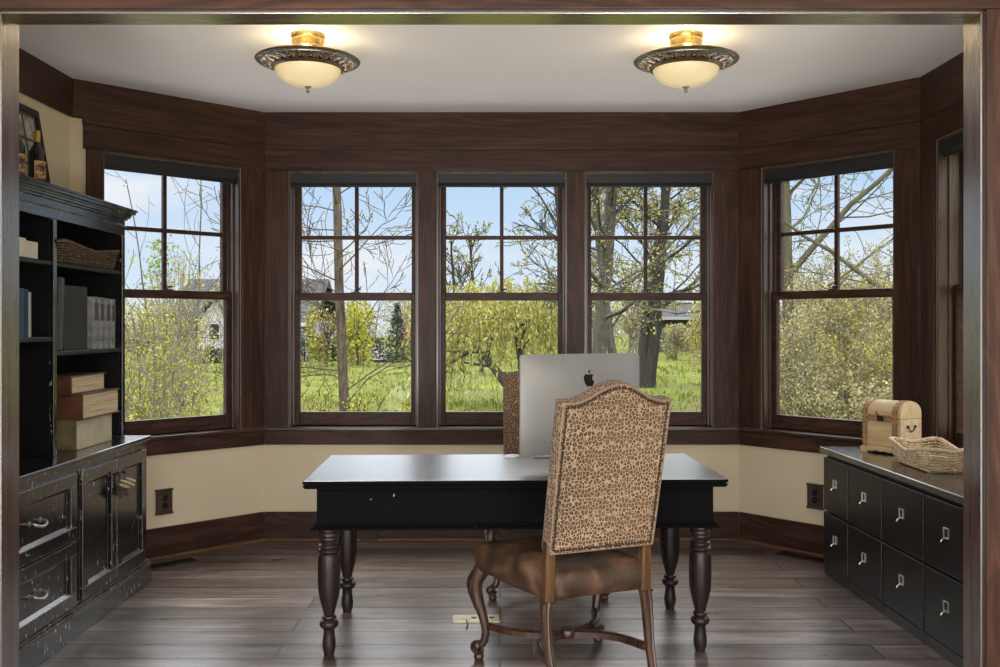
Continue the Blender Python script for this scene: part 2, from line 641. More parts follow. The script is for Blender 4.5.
def window(p0, ang, a, b, which):
    """double-hung window: four panes above, one below, locked at the meeting rail"""
    WN[0] += 1
    w = b - a
    ox = p0.x + cos(ang) * a
    oy = p0.y + sin(ang) * a
    root = struct(empty('window_%d' % WN[0], (ox, oy, 0), ang))
    fr = MB()
    t = 0.016
    for x0, x1 in ((0, t), (w - t, w)):
        fr.box(x0, x1, 0.021, TK, OZ0 - 0.012, OZ1 - 0.001)
    fr.box(t, w - t, 0.021, TK, OZ1 - t, OZ1 - 0.001)
    fr.box(0.001, w - 0.001, 0.05, TK + 0.03, OZ0 - 0.03, OZ0 - 0.004)
    for x0, x1 in ((t, t + 0.012), (w - t - 0.012, w - t)):          # parting stops
        fr.box(x0, x1, 0.075, 0.098, OZ0, OZ1 - t)
        fr.box(x0, x1, 0.1405, 0.1475, OZ0, OZ1 - t)
    struct(fr.build('frame', WF, root, bevel=0.002))
    st = 0.041
    x0, x1 = t + 0.001, w - t - 0.001
    # lower sash
    s = MB()
    y0, y1 = 0.10, 0.14
    zt = 1.635
    s.box(x0, x0 + st, y0, y1, OZ0 - 0.003, zt).box(x1 - st, x1, y0, y1, OZ0 - 0.003, zt)
    s.box(x0 + st, x1 - st, y0, y1, OZ0 - 0.003, 0.839).box(x0 + st, x1 - st, y0, y1, 1.582, zt)
    lo = struct(s.build('lower_sash', WX, root, bevel=0.004))
    struct(MB().box(x0 + st - 0.004, x1 - st + 0.004, 0.118, 0.122, 0.835, 1.586).build('pane', GLASS, lo))
    # upper sash with cross bars
    s = MB()
    y0, y1 = 0.148, 0.186
    s.box(x0, x0 + st, y0, y1, 1.59, OZ1 - t).box(x1 - st, x1, y0, y1, 1.59, OZ1 - t)
    s.box(x0 + st, x1 - st, y0, y1, 1.59, 1.630).box(x0 + st, x1 - st, y0, y1, 2.357, OZ1 - t)
    cx = w / 2
    s.box(cx - 0.0125, cx + 0.0125, y0 + 0.004, y1 - 0.004, 1.630, 2.357)
    s.box(x0 + st, cx - 0.0125, y0 + 0.004, y1 - 0.004, 1.994, 2.020).box(cx + 0.0125, x1 - st, y0 + 0.004, y1 - 0.004, 1.994, 2.020)
    up = struct(s.build('upper_sash', WX, root, bevel=0.004))
    struct(MB().box(x0 + st - 0.004, x1 - st + 0.004, 0.165, 0.169, 1.626, 2.361).build('pane', GLASS, up))
    k = MB().box(cx - 0.03, cx + 0.03, 0.108, 0.132, zt, zt + 0.006).tube([(cx - 0.004, 0.12, zt), (cx, 0.12, zt + 0.02), (cx + 0.035, 0.115, zt + 0.024)], [0.008, 0.008, 0.005], 8)
    struct(k.build('sash_lock', DARKIRON, root, smooth=40))
    # rolled-up blind in its box at the head of the opening
    bl = thing('roller_blind', 'black rolled-up blind at the top of ' + which, 'blind', (ox, oy, 0), ang, 'black blinds rolled up at the window heads')
    pr = [(0.028, OZ1 - 0.0015), (0.085, OZ1 - 0.0015), (0.085, 2.352), (0.075, 2.341), (0.045, 2.341), (0.030, 2.358)]
    MB().prism(pr, t * 0 + 0.004, w - 0.004, 'x').build('blind_box', BLIND, bl, bevel=0.004)
    MB().lathe([(0.022, 0.02), (0.022, w - 0.02)], 16, (0, 0.058, 2.364), 'x').build('fabric_roll', BLIND, bl, smooth=60)
    MB().box(0.02, w - 0.02, 0.049, 0.066, 2.332, 2.345).build('bottom_bar', BLIND, bl, bevel=0.003)
    MB().lathe([(0.006, 0), (0.006, 0.004), (0.003, 0.006)], 10, (w - 0.0125, 0.0265, 2.388), 'y').build('end_screw', IRON, bl)
    return root


# ---- back wall with three windows
LB = (B_R - B_L).length
OPB = [(0.153, 1.011), (1.126, 1.991), (2.102, 2.953)]
wall('back', B_L, B_R, OPB, 'wall_back', ext=(0.12, 0.12))
bo = [(0, LB, 0, 0.02, 2.598, ZC, WX), (0, LB, -0.007, 0.02, 2.568, 2.598, WX), (0, LB, 0, 0.02, OZ1, 2.568, WX),
      (0, OPB[0][0], 0, 0.02, OZ0, OZ1, WZ), (OPB[0][1], OPB[1][0], 0, 0.02, OZ0, OZ1, WZ), (OPB[1][1], OPB[2][0], 0, 0.02, OZ0, OZ1, WZ),
      (OPB[2][1], LB, 0, 0.02, OZ0, OZ1, WZ), (0.0, LB, -0.028, 0.099, 0.729, OZ0 - 0.004, WFX), (0, LB, 0, 0.02, 0.633, 0.729, WX)]
trims(B_L, 0.0, bo)
for i, (a, b) in enumerate(OPB):
    window(B_L, 0.0, a, b, ['the left back window', 'the middle back window', 'the right back window'][i])

# ---- angled wall, left
dL = B_L - A_L
LL, aL = dL.length, atan2(dL.y, dL.x)
OPL = [(0.172, 1.065)]
wall('angled_left', A_L, B_L, OPL, 'wall_angled_left', ext=(0.05, 0.05))
trims(A_L, aL, [(0, LL, 0, 0.02, 2.598, ZC, WX), (0.058, LL, -0.007, 0.02, 2.568, 2.598, WX), (0.063, LL, 0, 0.02, OZ1, 2.568, WX),
                (0.079, OPL[0][0], 0, 0.02, OZ0, OZ1, WZ), (OPL[0][1], LL, 0, 0.02, OZ0, OZ1, WZ),
                (0.04, LL, -0.028, 0.099, 0.729, OZ0 - 0.004, WFX), (0.04, LL, 0, 0.02, 0.633, 0.729, WX)])
window(A_L, aL, OPL[0][0], OPL[0][1], 'the angled window beside the bookcase')
# ---- angled wall, right
dR = A_R - B_R
LR, aR = dR.length, atan2(dR.y, dR.x)
OPR = [(0.162, 1.047)]
wall('angled_right', B_R, A_R, OPR, 'wall_angled_right', ext=(0.05, 0.05))
trims(B_R, aR, [(0, LR, 0, 0.02, 2.598, ZC, WX), (0, LR, -0.007, 0.02, 2.568, 2.598, WX), (0, LR, 0, 0.02, OZ1, 2.568, WX),
                (0, OPR[0][0], 0, 0.02, OZ0, OZ1, WZ), (OPR[0][1], LR, 0, 0.02, OZ0, OZ1, WZ),
                (0, LR, -0.028, 0.099, 0.729, OZ0 - 0.004, WFX), (0, LR, 0, 0.02, 0.633, 0.729, WX)])
window(B_R, aR, OPR[0][0], OPR[0][1], 'the angled window behind the chest')
# ---- side walls
PL0 = Vector((A_L.x, YO1 - 0.06))
LSL = A_L.y - PL0.y
wall('left', PL0, A_L, [], 'wall_left', ext=(0.0, 0.05))
trims(PL0, pi / 2, [(0, LSL, 0, 0.02, 2.598, ZC, WX)])
PR1 = Vector((A_R.x, YO1 - 0.06))
LSR = A_R.y - PR1.y
OPS = [(0.158, 1.047)]
wall('right', A_R, PR1, OPS, 'wall_right', ext=(0.05, 0.0))
trims(A_R, -pi / 2, [(0, LSR, 0, 0.02, 2.598, ZC, WX), (0, LSR, -0.007, 0.02, 2.568, 2.598, WX), (0, LSR, 0, 0.02, OZ1, 2.568, WX),
                     (0, OPS[0][0], 0, 0.02, OZ0, OZ1, WZ), (OPS[0][1], OPS[0][1] + 0.11, 0, 0.02, OZ0, OZ1, WZ),
                     (0, 1.2, -0.028, 0.099, 0.729, OZ0 - 0.004, WFX), (0, 1.2, 0, 0.02, 0.633, 0.729, WX)])
window(A_R, -pi / 2, OPS[0][0], OPS[0][1], 'the side window seen edge-on')

# ---- baseboards: board and a low shoe moulding


def baseboard(name, p0, ang, L):
    r = struct(empty(name, (p0.x, p0.y, 0), ang))
    struct(MB().box(0, L, 0, 0.02, 0.012, 0.190).build('board', WX, r, bevel=0.003))
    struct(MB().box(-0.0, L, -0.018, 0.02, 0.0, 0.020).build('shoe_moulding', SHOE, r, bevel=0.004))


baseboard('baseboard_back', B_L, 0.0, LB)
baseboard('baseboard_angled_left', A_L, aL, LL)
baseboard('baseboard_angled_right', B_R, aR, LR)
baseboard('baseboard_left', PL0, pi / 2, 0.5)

# ---- the cased opening between the adjoining room and the study
fw = MB()
fw.box(-4.2, XJL - 0.02, YO0, YO1, 0, ZC).box(XJR + 0.02, 4.2, YO0, YO1, 0, ZC).box(XJL - 0.02, XJR + 0.02, YO0, YO1, ZJ + 0.02, ZC)
struct(fw.build('wall_opening', PAINT))
TR[0] = 60


def trim(mb, mt, bevel=0.002):
    TR[0] += 1
    return struct(mb.build('trim_%d' % TR[0], mt, bevel=bevel))


trim(MB().box(XJL - 0.02, XJL, YO0, YO1, 0, ZJ), WJ, 0.0015)
trim(MB().box(XJR, XJR + 0.02, YO0, YO1, 0, ZJ), WJ, 0.0015)
trim(MB().box(XJL - 0.02, XJR + 0.02, YO0, YO1, ZJ, ZJ + 0.02), WJX, 0.0015)
g = 0.008
trim(MB().box(XJL - 0.15, XJL - g, YO0 - 0.022, YO0, 0, ZJ + g), WZ, 0.003)
trim(MB().box(XJR + g, XJR + 0.15, YO0 - 0.022, YO0, 0, ZJ + g), WZ, 0.003)
trim(MB().box(XJL - 0.17, XJR + 0.17, YO0 - 0.024, YO0, ZJ + g, ZJ + 0.19), WX, 0.003)

# ---- adjoining room where the camera stands
aj = MB()
aj.box(-4.2, -4.05, -3.6, YO0, 0, ZC)
struct(aj.build('wall_adjoining_left', PAINT))
struct(MB().box(4.05, 4.2, -3.6, YO0, 0, ZC).build('wall_adjoining_right', PAINT))
aj = MB()
aj.box(-4.05, -2.75, -3.6, -3.42, 0, ZC).box(2.75, 4.05, -3.6, -3.42, 0, ZC).box(-2.75, 2.75, -3.6, -3.42, 2.5, ZC)
struct(aj.build('wall_adjoining_rear', PAINT))

# ------------------------------------------------------------------ ceiling lights
m = M('glowing_cream_glass', (0.50, 0.42, 0.28), 0.35)
m.set('Emission Color', (1.0, 0.77, 0.40, 1))
lw = m.n('ShaderNodeLayerWeight'); lw.inputs[0].default_value = 0.35
mott = m.noise(m.coord(), 9, 4)
m.l(m.math('MULTIPLY', m.maprange(lw.outputs['Facing'], 0.0, 1.0, 0.60, 0.34), m.maprange(mott, 0.3, 0.7, 0.92, 1.08)), m.b.inputs['Emission Strength'])
BOWL = m.m
RIMMET = plain('antiqued_bronze', (0.20, 0.15, 0.10), 0.42, 0.85, var=0.35, scale=40)
SILV = plain('antiqued_silver_edge', (0.40, 0.40, 0.34), 0.38, 0.85, var=0.3, scale=30)
GILT = plain('gilded_canopy', (0.58, 0.40, 0.14), 0.34, 0.8, var=0.35, scale=50)
JEWEL = plain('amber_cabochon', (0.30, 0.085, 0.035), 0.25)


def ceiling_light(x, y, label):
    r = thing('ceiling_light', label, 'ceiling light', (x, y, ZC), 0.0, 'pair of flush ceiling lights')
    MB().lathe([(0.0, 0), (0.078, 0), (0.080, -0.010), (0.073, -0.022), (0.077, -0.032), (0.069, -0.050), (0.072, -0.060), (0.058, -0.078), (0.020, -0.086), (0, -0.086)], 32).build('canopy', GILT, r, smooth=50)
    MB().tube([(0, 0, -0.06), (0, 0, -0.24)], 0.006, 8).build('stem', DARKIRON, r, smooth=60)
    # pierced rim: outer ring, inner ring, arches between
    RO, RI, ZO, ZI = 0.236, 0.156, -0.122, -0.152
    MB().lathe([(RO - 0.012, ZO - 0.004), (RO, ZO - 0.003), (RO + 0.004, ZO + 0.003), (RO - 0.002, ZO + 0.008), (RO - 0.014, ZO + 0.006), (RO - 0.012, ZO - 0.004)], 56).build('outer_ring', RIMMET, r, smooth=60, fix=True)
    MB().lathe([(RI - 0.012, ZI - 0.008), (RI, ZI - 0.010), (RI + 0.012, ZI + 0.002), (RI + 0.004, ZI + 0.014), (RI - 0.014, ZI + 0.010), (RI - 0.012, ZI - 0.008)], 56).build('inner_ring', RIMMET, r, smooth=60)
    fb = MB()
    N = 24

    def P(rad, a):
        t = (rad - RI) / (RO - RI)
        return (rad * cos(a), rad * sin(a), ZI + (ZO - ZI) * t + 0.004)
    for k in range(N):
        a = 2 * pi * k / N
        w = pi / N
        arch = [P(RI, a - w * 0.75), P(RI + 0.030, a - w * 0.62), P(RI + 0.048, a), P(RI + 0.030, a + w * 0.62), P(RI, a + w * 0.75)]
        fb.tube(arch, 0.0048, 6)
        fb.tube([P(RI + 0.02, a + w), P(RI + 0.045, a + w * 0.75), P(RI + 0.062, a + w), P(RI + 0.045, a + w * 1.25), P(RI + 0.02, a + w)], 0.0042, 6)
        fb.tube([P(RI + 0.048, a), P(RO - 0.008, a)], 0.005, 6)
        fb.tube([P(RI + 0.062, a + w), P(RO - 0.008, a + w)], 0.005, 6)
    MID = RI + 0.058
    fb.tube([P(MID, 2 * pi * k / 72) for k in range(72)], 0.0055, 6, closed=True)
    fb.build('filigree_rim', SILV, r, smooth=60)
    first = None
    for k in range(N):
        p = P(RI + 0.028, 2 * pi * k / N)
        if first is None:
            j = first = MB().ball((0, 0, 0), 0.0095, 8, 5, (1, 1, 0.7)).build('cabochon', JEWEL, r, smooth=180)
        else:
            j = first.copy()
            C.objects.link(j)
        j.location = (p[0], p[1], p[2] - 0.004)
    prof = [(RI - 0.006, ZI - 0.002)]
    for i in range(1, 15):
        t = i / 14 * pi / 2
        prof.append(((RI - 0.006) * cos(t) + 0.002, ZI - 0.002 - 0.086 * sin(t)))
    prof += [(0.006, ZI - 0.083), ((RI - 0.012) * 0.7, ZI - 0.052), (RI - 0.012, ZI + 0.002)]
    MB().lathe(prof, 48).build('glass_bowl', BOWL, r, smooth=60)
    MB().lathe([(0.0, -0.236), (0.015, -0.236), (0.017, -0.241), (0.008, -0.247), (0.0055, -0.254), (0.010, -0.259), (0.007, -0.264), (0.002, -0.270), (0, -0.271)], 16).build('finial', SILV, r, smooth=60)
    for k in range(3):
        a = 2 * pi * k / 3 + 0.5
        l_ = light('lamp_bulb', 'POINT', (0.09 * cos(a), 0.09 * sin(a), -0.100), (0, 0, 0), 2.0, (1.0, 0.79, 0.48), shadow_soft_size=0.03)
        l_.parent = r
    r.scale = (1.045, 1.045, 1.045)
    return r


ceiling_light(-0.927, 4.635, 'left flush ceiling light with cream glass bowl and pierced bronze rim')
ceiling_light(0.898, 4.635, 'right flush ceiling light with cream glass bowl and pierced bronze rim')

# ------------------------------------------------------------------ black bookcase, left
BX0, BX1 = -2.40, -1.92           # wall side, front of the base
BY0, BY1 = 3.59, 5.29             # near end, far end


def foot(x_front, y0, y1, xb=BX0, cut=0.012):
    """plan outline of the bookcase, its back corner clipped along the angled wall"""
    # wall board line: from A_L along (0.714, 0.70)
    def wally(x):
        return A_L.y + (x - A_L.x) * (dL.y / dL.x) - cut * 1.5 - 0.03
    pts = [(x_front, y0), (x_front, y1)]
    xc = A_L.x + (y1 + cut * 1.5 + 0.03 - A_L.y) * (dL.x / dL.y)
    if xc > xb:
        pts.append((min(max(xc, xb), x_front - 0.03), y1))
        pts.append((xb, wally(xb)))
    else:
        pts.append((xb, y1))
    pts.append((xb, y0))
    return pts


bc = thing('bookcase', 'tall rubbed black bookcase with open shelves over drawers and doors', 'bookcase', (0, 0, 0))
MB().prism(foot(BX1 - 0.025, BY0 + 0.02, BY1 - 0.02), 0.10, 0.782).build('carcass', BLK_WORN, bc, bevel=0.002)
pl = MB().prism(foot(BX1, BY0, BY1), 0.0, 0.105)
pl.build('plinth', BLK_WORN, bc, bevel=0.004)
MB().prism(foot(BX1 - 0.004, BY0 + 0.004, BY1 - 0.004), 0.105, 0.117).prism(foot(BX1 - 0.014, BY0 + 0.014, BY1 - 0.012), 0.117, 0.130).build('plinth_moulding', BLK_WORN, bc, bevel=0.004)
MB().prism(foot(BX1 - 0.012, BY0 + 0.006, BY1 - 0.008), 0.778, 0.790).prism(foot(BX1, BY0, BY1), 0.790, 0.810).build('countertop', BLK_WORN, bc, bevel=0.005)
FX = BX1 - 0.025


def framed_front(kind, y0, y1, z0, z1, fw=0.058):
    """drawer or door front: frame, sloped inner moulding, sunk panel; faces +x at FX"""
    fr = MB()
    x0, x1 = FX + 0.0005, FX + 0.018
    fr.box(x0, x1, y0, y1, z0, z0 + fw).box(x0, x1, y0, y1, z1 - fw, z1).box(x0, x1, y0, y0 + fw, z0 + fw, z1 - fw).box(x0, x1, y1 - fw, y1, z0 + fw, z1 - fw)
    o = fr.build(kind, BLK_WORN, bc, bevel=0.003)
    a, b, c, d = y0 + fw - 0.001, y1 - fw + 0.001, z0 + fw - 0.001, z1 - fw + 0.001
    k = 0.016
    vs = [(x1 - 0.002, a, c), (x1 - 0.002, b, c), (x1 - 0.002, b, d), (x1 - 0.002, a, d), (x0 + 0.001, a + k, c + k), (x0 + 0.001, b - k, c + k), (x0 + 0.001, b - k, d - k), (x0 + 0.001, a + k, d - k)]
    mo = MB().add(vs, [(0, 1, 5, 4), (1, 2, 6, 5), (2, 3, 7, 6), (3, 0, 4, 7), (4, 5, 6, 7)])
    mo.build('panel', BLK_WORN, o)
    return o


def bail(parent, yc, zc):
    x = FX + 0.002
    w = 0.048
    b = MB()
    for sy in (-1, 1):
        b.lathe([(0.011, 0), (0.011, 0.004), (0.006, 0.006), (0.005, 0.024), (0, 0.024)], 12, (x, yc + sy * w, zc + 0.004), 'x')
    pts = []
    for i in range(13):
        t = i / 12 * pi
        pts.append((x + 0.022 + 0.020 * sin(t), yc - w * cos(t), zc + 0.004 - 0.016 * sin(t)))
    b.tube(pts, [0.0055] + [0.0065] * 11 + [0.0055], 8)
    b.build('handle', IRON, parent, smooth=50)


DY0, DY1 = 3.635, 4.375
d1 = framed_front('drawer', DY0, DY1, 0.440, 0.742)
bail(d1, (DY0 + DY1) / 2, 0.590)
d2 = framed_front('drawer', DY0, DY1, 0.140, 0.430)
bail(d2, (DY0 + DY1) / 2, 0.290)
doA = framed_front('door', 4.435, 4.828, 0.140, 0.742, 0.06)
doB = framed_front('door', 4.834, 5.235, 0.140, 0.742, 0.06)


CORD = plain('knotted_cord', (0.05, 0.042, 0.033), 0.7)
HORN = plain('horn_toggle', (0.40, 0.33, 0.19), 0.3, var=0.3, scale=60)


def tassel_pull(parent, y, sgn, k):
    rn = random.Random(k)
    MB().lathe([(0.004, 0), (0.004, 0.016), (0.011, 0.020), (0.013, 0.026), (0.009, 0.032), (0, 0.033)], 14, (FX + 0.016, y, 0.672), 'x').build('knob', DARKIRON, parent, smooth=50)
    t = MB()
    for q in range(4):
        oy = (q - 1.5) * 0.008
        t.tube([(FX + 0.036, y + oy * 0.3, 0.680), (FX + 0.046, y + oy, 0.640), (FX + 0.044, y + oy * 1.6, 0.590 - 0.012 * q)], 0.0032, 6)
    for q in range(5):
        t.ball((FX + 0.040 + rn.uniform(-.004, .008), y + rn.uniform(-.02, .02), 0.575 + rn.uniform(-.02, .03)), 0.010, 8, 6)
    t.build('cord_tassel', CORD, parent, smooth=180)
    h = MB()
    for q in range(2):
        z = 0.610 + 0.018 * q
        yy = y + 0.012 + 0.014 * q
        h.tube([(FX + 0.042, yy - 0.026, z + 0.014), (FX + 0.060, yy, z), (FX + 0.070, yy + 0.036, z - 0.012)], [0.004, 0.008, 0.006], 8)
    h.build('horn_toggle', HORN, parent, smooth=60)


tassel_pull(doA, 4.800, -1, 1)
tassel_pull(doB, 4.868, 1, 2)

# upper part
HX = -2.056
HB = BX0 + 0.004
HY0, HY1 = 3.62, 5.265
WB = []


def hutch_poly(xf, y0, y1):
    return foot(xf, y0, y1, HB)


up = MB()
ST = 0.036
up.box(HX - 0.02, HX, HY1 - ST, HY1, 0.811, 1.905).box(HX - 0.02, HX, HY0, HY0 + ST, 0.811, 1.905)
up.box(HX - 0.022, HX, 4.424, 4.456, 0.811, 1.905)
up.box(HX - 0.02, HX, HY0, HY1, 1.905, 1.953)
up.build('face_frame', BLK_WORN, bc, bevel=0.003)
# panels behind the frame
xe = A_L.x + (HY1 - 0.004 + 0.048 - A_L.y) * (dL.x / dL.y)
MB().box(xe + 0.004, HX - 0.02, HY1 - 0.022, HY1 - 0.004, 0.811, 1.95).build('end_panel', BLK_IN, bc)
MB().box(HB, HX - 0.02, HY0 + 0.004, HY0 + 0.022, 0.811, 1.95).build('end_panel', BLK_IN, bc)
MB().box(HB + 0.012, HX - 0.022, 4.431, 4.449, 0.811, 1.95).build('divider', BLK_IN, bc)
bp = foot(HX - 0.02, HY0 + 0.022, HY1 - 0.004, HB)[1:]       # back follows the walls
bk_ = [(p[0], p[1]) for p in bp[1:]]
inner = [(p[0] + 0.010, p[1] - 0.006) for p in bk_]
MB().prism(bk_ + inner[::-1], 0.811, 1.95).build('back_panel', BLK_IN, bc)


def shelf(y0, y1, z):
    p = foot(HX - 0.008, y0, y1, HB + 0.014, 0.02)
    MB().prism(p, z - 0.022, z).build('shelf', BLK_IN, bc, bevel=0.004)


ZS1, ZS2, ZS3 = 1.712, 1.294, 1.362
shelf(4.450, HY1 - 0.024, ZS1)
shelf(4.450, HY1 - 0.024, ZS2)
shelf(HY0 + 0.024, 4.430, ZS1)
shelf(HY0 + 0.024, 4.430, ZS3)
co = MB()
for xo, z0, z1 in ((0.0, 1.950, 1.990), (0.010, 1.953, 1.961), (0.012, 1.990, 2.000), (0.024, 2.000, 2.012), (0.030, 2.012, 2.022), (0.046, 2.022, 2.036), (0.054, 2.036, 2.048)):
    co.prism(hutch_poly(HX + xo, HY0 - xo, HY1 + xo * 0.8), z0, z1)
co.build('cornice', BLK_WORN, bc, bevel=0.002)
ZT = 2.048

# ---- things on the bookcase
m = M('dark_wicker', (0.1, 0.065, 0.04), 0.7, 0, 0.3)
v = m.coord((60, 60, 90))
n1 = m.noise(v, 1.0, 3)
m.color(m.ramp(n1, [(0.3, (0.035, 0.022, 0.014)), (0.55, (0.12, 0.078, 0.047)), (0.75, (0.26, 0.18, 0.11))]))
WICK_D = m.m
m = M('pale_wicker', (0.45, 0.36, 0.24), 0.65, 0, 0.3)
n1 = m.noise(m.coord((70, 70, 100)), 1.0, 3)
m.color(m.ramp(n1, [(0.3, (0.32, 0.22, 0.12)), (0.55, (0.64, 0.50, 0.33)), (0.75, (0.80, 0.68, 0.50))]))
WICK_P = m.m


def basket(parent, L, Wd, H, flare, mat, rimwave, rimr=0.009, rows=7, waves=44, amp=0.0042):
    """tray basket woven round upright stakes: L along y, Wd along x"""
    def outline(t, grow):
        # rounded rectangle, parameter t in 0..1
        a, b, r = Wd / 2 + grow, L / 2 + grow, 0.03
        per = [2 * (b - r), pi / 2 * r, 2 * (a - r), pi / 2 * r] * 2
        tot = sum(per)
        d = t * tot
        segs = []
        p = Vector((a, -b + r))
        hd = pi / 2
        for k, s_ in enumerate(per):
            if d <= s_ or k == 7:
                if k % 2 == 0:
                    return p + Vector((cos(hd), sin(hd))) * d, Vector((sin(hd), -cos(hd)))
                ang = d / r
                cpt = p + Vector((-sin(hd), cos(hd))) * r
                nv = Vector((sin(hd + ang), -cos(hd + ang)))
                return cpt + nv * r, nv
            d -= s_
            if k % 2 == 0:
                p = p + Vector((cos(hd), sin(hd))) * s_
            else:
                cpt = p + Vector((-sin(hd), cos(hd))) * r
                hd += pi / 2
                p = cpt + Vector((sin(hd), -cos(hd))) * r
        return p, Vector((1, 0))

    def rim_z(t):
        q, _ = outline(t, 0)
        return H - rimwave * (1 - abs(q.y) / (L / 2)) * 0.9 - (rimwave * 0.5 * (1 - abs(q.x) / (Wd / 2)) if rimwave else 0)
    wv = MB()
    n = waves * 4
    for rrow in range(rows):
        f0 = (rrow + 0.5) / rows
        pts = []
        for k in range(n):
            t = k / n
            q, nv = outline(t, flare * f0 ** 1.2)
            bo = amp * sin(2 * pi * k / 4 + (pi if rrow % 2 else 0) + 0.7)
            q = q + nv * bo
            pts.append((q.x, q.y, 0.004 + rim_z(t) * f0))
        wv.tube(pts, H / rows * 0.46, 5, flat=(0.75, 1.1), closed=True)
    st_ = MB()
    for k in range(waves):
        t = (k + 0.5) / waves
        pts = []
        for f0 in (0, 0.5, 1.0):
            q, nv = outline(t, flare * f0 ** 1.2)
            pts.append((q.x, q.y, 0.003 + rim_z(t) * f0))
        wv.tube(pts, 0.0032, 5)
    wv.build('woven_side', mat, parent, smooth=180, fix=False)
    MB().box(-Wd / 2 + 0.004, Wd / 2 - 0.004, -L / 2 + 0.004, L / 2 - 0.004, 0.0, 0.008).build('bottom', mat, parent, bevel=0.002)
    pts = []
    n2 = 160
    for k in range(n2):
        t = k / n2
        q, nv = outline(t, flare)
        pts.append((q.x, q.y, rim_z(t) + 0.004))
    MB().tube(pts, [rimr * (1 + 0.18 * (k % 2)) for k in range(n2)], 7, closed=True).build('rim', mat, parent, smooth=180, fix=False)


t = thing('wicker_tray', 'dark brown wicker tray with a dipped rim on the top shelf of the bookcase', 'basket', (-2.115, 4.80, ZS1))
basket(t, 0.62, 0.13, 0.098, 0.020, WICK_D, 0.035, 0.008, 8, 40, 0.0065)

# framed picture leaning on the wall
FRM = plain('black_frame', (0.012, 0.011, 0.011), 0.35)
m = M('grey_print', (0.3, 0.3, 0.29), 0.55)
n1 = m.noise(m.coord((1, 14, 14)), 1.0, 3)
m.color(m.ramp(n1, [(0.3, (0.13, 0.12, 0.11)), (0.5, (0.36, 0.35, 0.31)), (0.72, (0.60, 0.59, 0.54))]))
PRINT = m.m
MAT_D = plain('dark_mount', (0.075, 0.07, 0.062), 0.6)
pf = thing('picture_frame', 'black framed set of small grey prints leaning on the wall above the bookcase', 'picture', (-2.325, 4.75, ZT))
tilt = atan2(0.080, 0.48)
Rm = Matrix.Rotation(-tilt, 4, 'Y')
hw, hh, fw_ = 0.25, 0.487, 0.034
fr = MB()
fr.box(-0.018, 0.004, -hw, hw, 0, fw_).box(-0.018, 0.004, -hw, hw, hh - fw_, hh).box(-0.018, 0.004, -hw, -hw + fw_, fw_, hh - fw_).box(-0.018, 0.004, hw - fw_, hw, fw_, hh - fw_)
fr.xf(Rm).build('frame', FRM, pf, bevel=0.003)
MB().box(-0.016, -0.008, -hw + fw_, hw - fw_, fw_, hh - fw_).xf(Rm).build('mount', MAT_D, pf)
for r_ in range(3):
    for c_ in range(3):
        y0 = hw - fw_ - 0.025 - 0.130 * c_ - 0.105
        z0 = 0.060 + r_ * 0.130
        MB().box(-0.008, -0.006, y0, y0 + 0.105, z0, z0 + 0.114).xf(Rm).build('print', PRINT, pf)

GLASSB = plain('dark_bottle_glass', (0.010, 0.008, 0.007), 0.08, 0, 0.7)
FOIL = plain('gold_foil', (0.52, 0.36, 0.09), 0.32, 0.7)
m = M('bottle_label', (0.5, 0.4, 0.25), 0.6)
n1 = m.noise(m.coord((18, 18, 26)), 1.6, 2)
m.color(m.ramp(n1, [(0.40, (0.035, 0.018, 0.013)), (0.5, (0.19, 0.06, 0.028)), (0.58, (0.46, 0.30, 0.11))]))
LABEL = m.m
LABELEDGE = plain('gold_label_edge', (0.52, 0.38, 0.12), 0.5)


def bottle(x, y, label):
    b = thing('wine_bottle', label, 'bottle', (x, y, ZT), 0, 'wine bottles on top of the bookcase')
    MB().lathe([(0, 0.004), (0.030, 0.0), (0.0375, 0.004), (0.038, 0.02), (0.038, 0.165), (0.036, 0.182), (0.026, 0.20), (0.0165, 0.218), (0.0145, 0.235), (0.0145, 0.285), (0, 0.285)], 32).build('glass_body', GLASSB, b, smooth=50)
    MB().lathe([(0.0152, 0.232), (0.0152, 0.286), (0.013, 0.289), (0, 0.289)], 20).build('foil_cap', FOIL, b, smooth=50)
    for nm, mt, rr, z0, z1, hw_ in (('label_border', LABELEDGE, 0.0383, 0.030, 0.135, 0.86), ('label', LABEL, 0.0386, 0.036, 0.129, 0.74)):
        q = MB()
        q.grid(lambda u, v: (rr * cos(-0.55 + (u - 0.5) * 2 * hw_), rr * sin(-0.55 + (u - 0.5) * 2 * hw_), z0 + (z1 - z0) * v), 14, 2)
        q.build(nm, mt, b, smooth=180, fix=False)
    b.scale = (1, 1, 0.935)
    return b


bottle(-2.150, 4.458, 'dark wine bottle with gold foil on the bookcase, the whole one in view')
bottle(-2.150, 4.262, 'dark wine bottle on the bookcase nearest the doorway post, partly hidden')


def book(name, label, cat, group, x0, x1, y0, y1, z0, z1, cover, pages, flat=True, board=0.006, bulge=0.008):
    """a thick volume: L-shaped cover and page block; lying flat, pages face +x, spine towards -y"""
    r = thing(name, label, cat, ((x0 + x1) / 2, (y0 + y1) / 2, z0), 0, group)
    a, b = (x1 - x0) / 2, (y1 - y0) / 2
    h = z1 - z0
    c = MB()
    c.box(-a, a, -b, b, 0, board).box(-a, a, -b, b, h - board, h)
    pts = []
    for i in range(7):
        tt = -pi / 2 + pi * i / 6
        pts.append((-b + 0.004 - bulge * cos(tt), h / 2 + (h / 2) * sin(tt)))
    pts += [(-b + 0.010, h), (-b + 0.010, 0)]
    c.prism(pts, -a, a, 'x')
    c.build('cover', cover, r, bevel=0.0015)
    MB().box(-a + 0.004, a - 0.010, -b + 0.008, b - 0.010, board, h - board).build('page_block', pages, r)
    return r


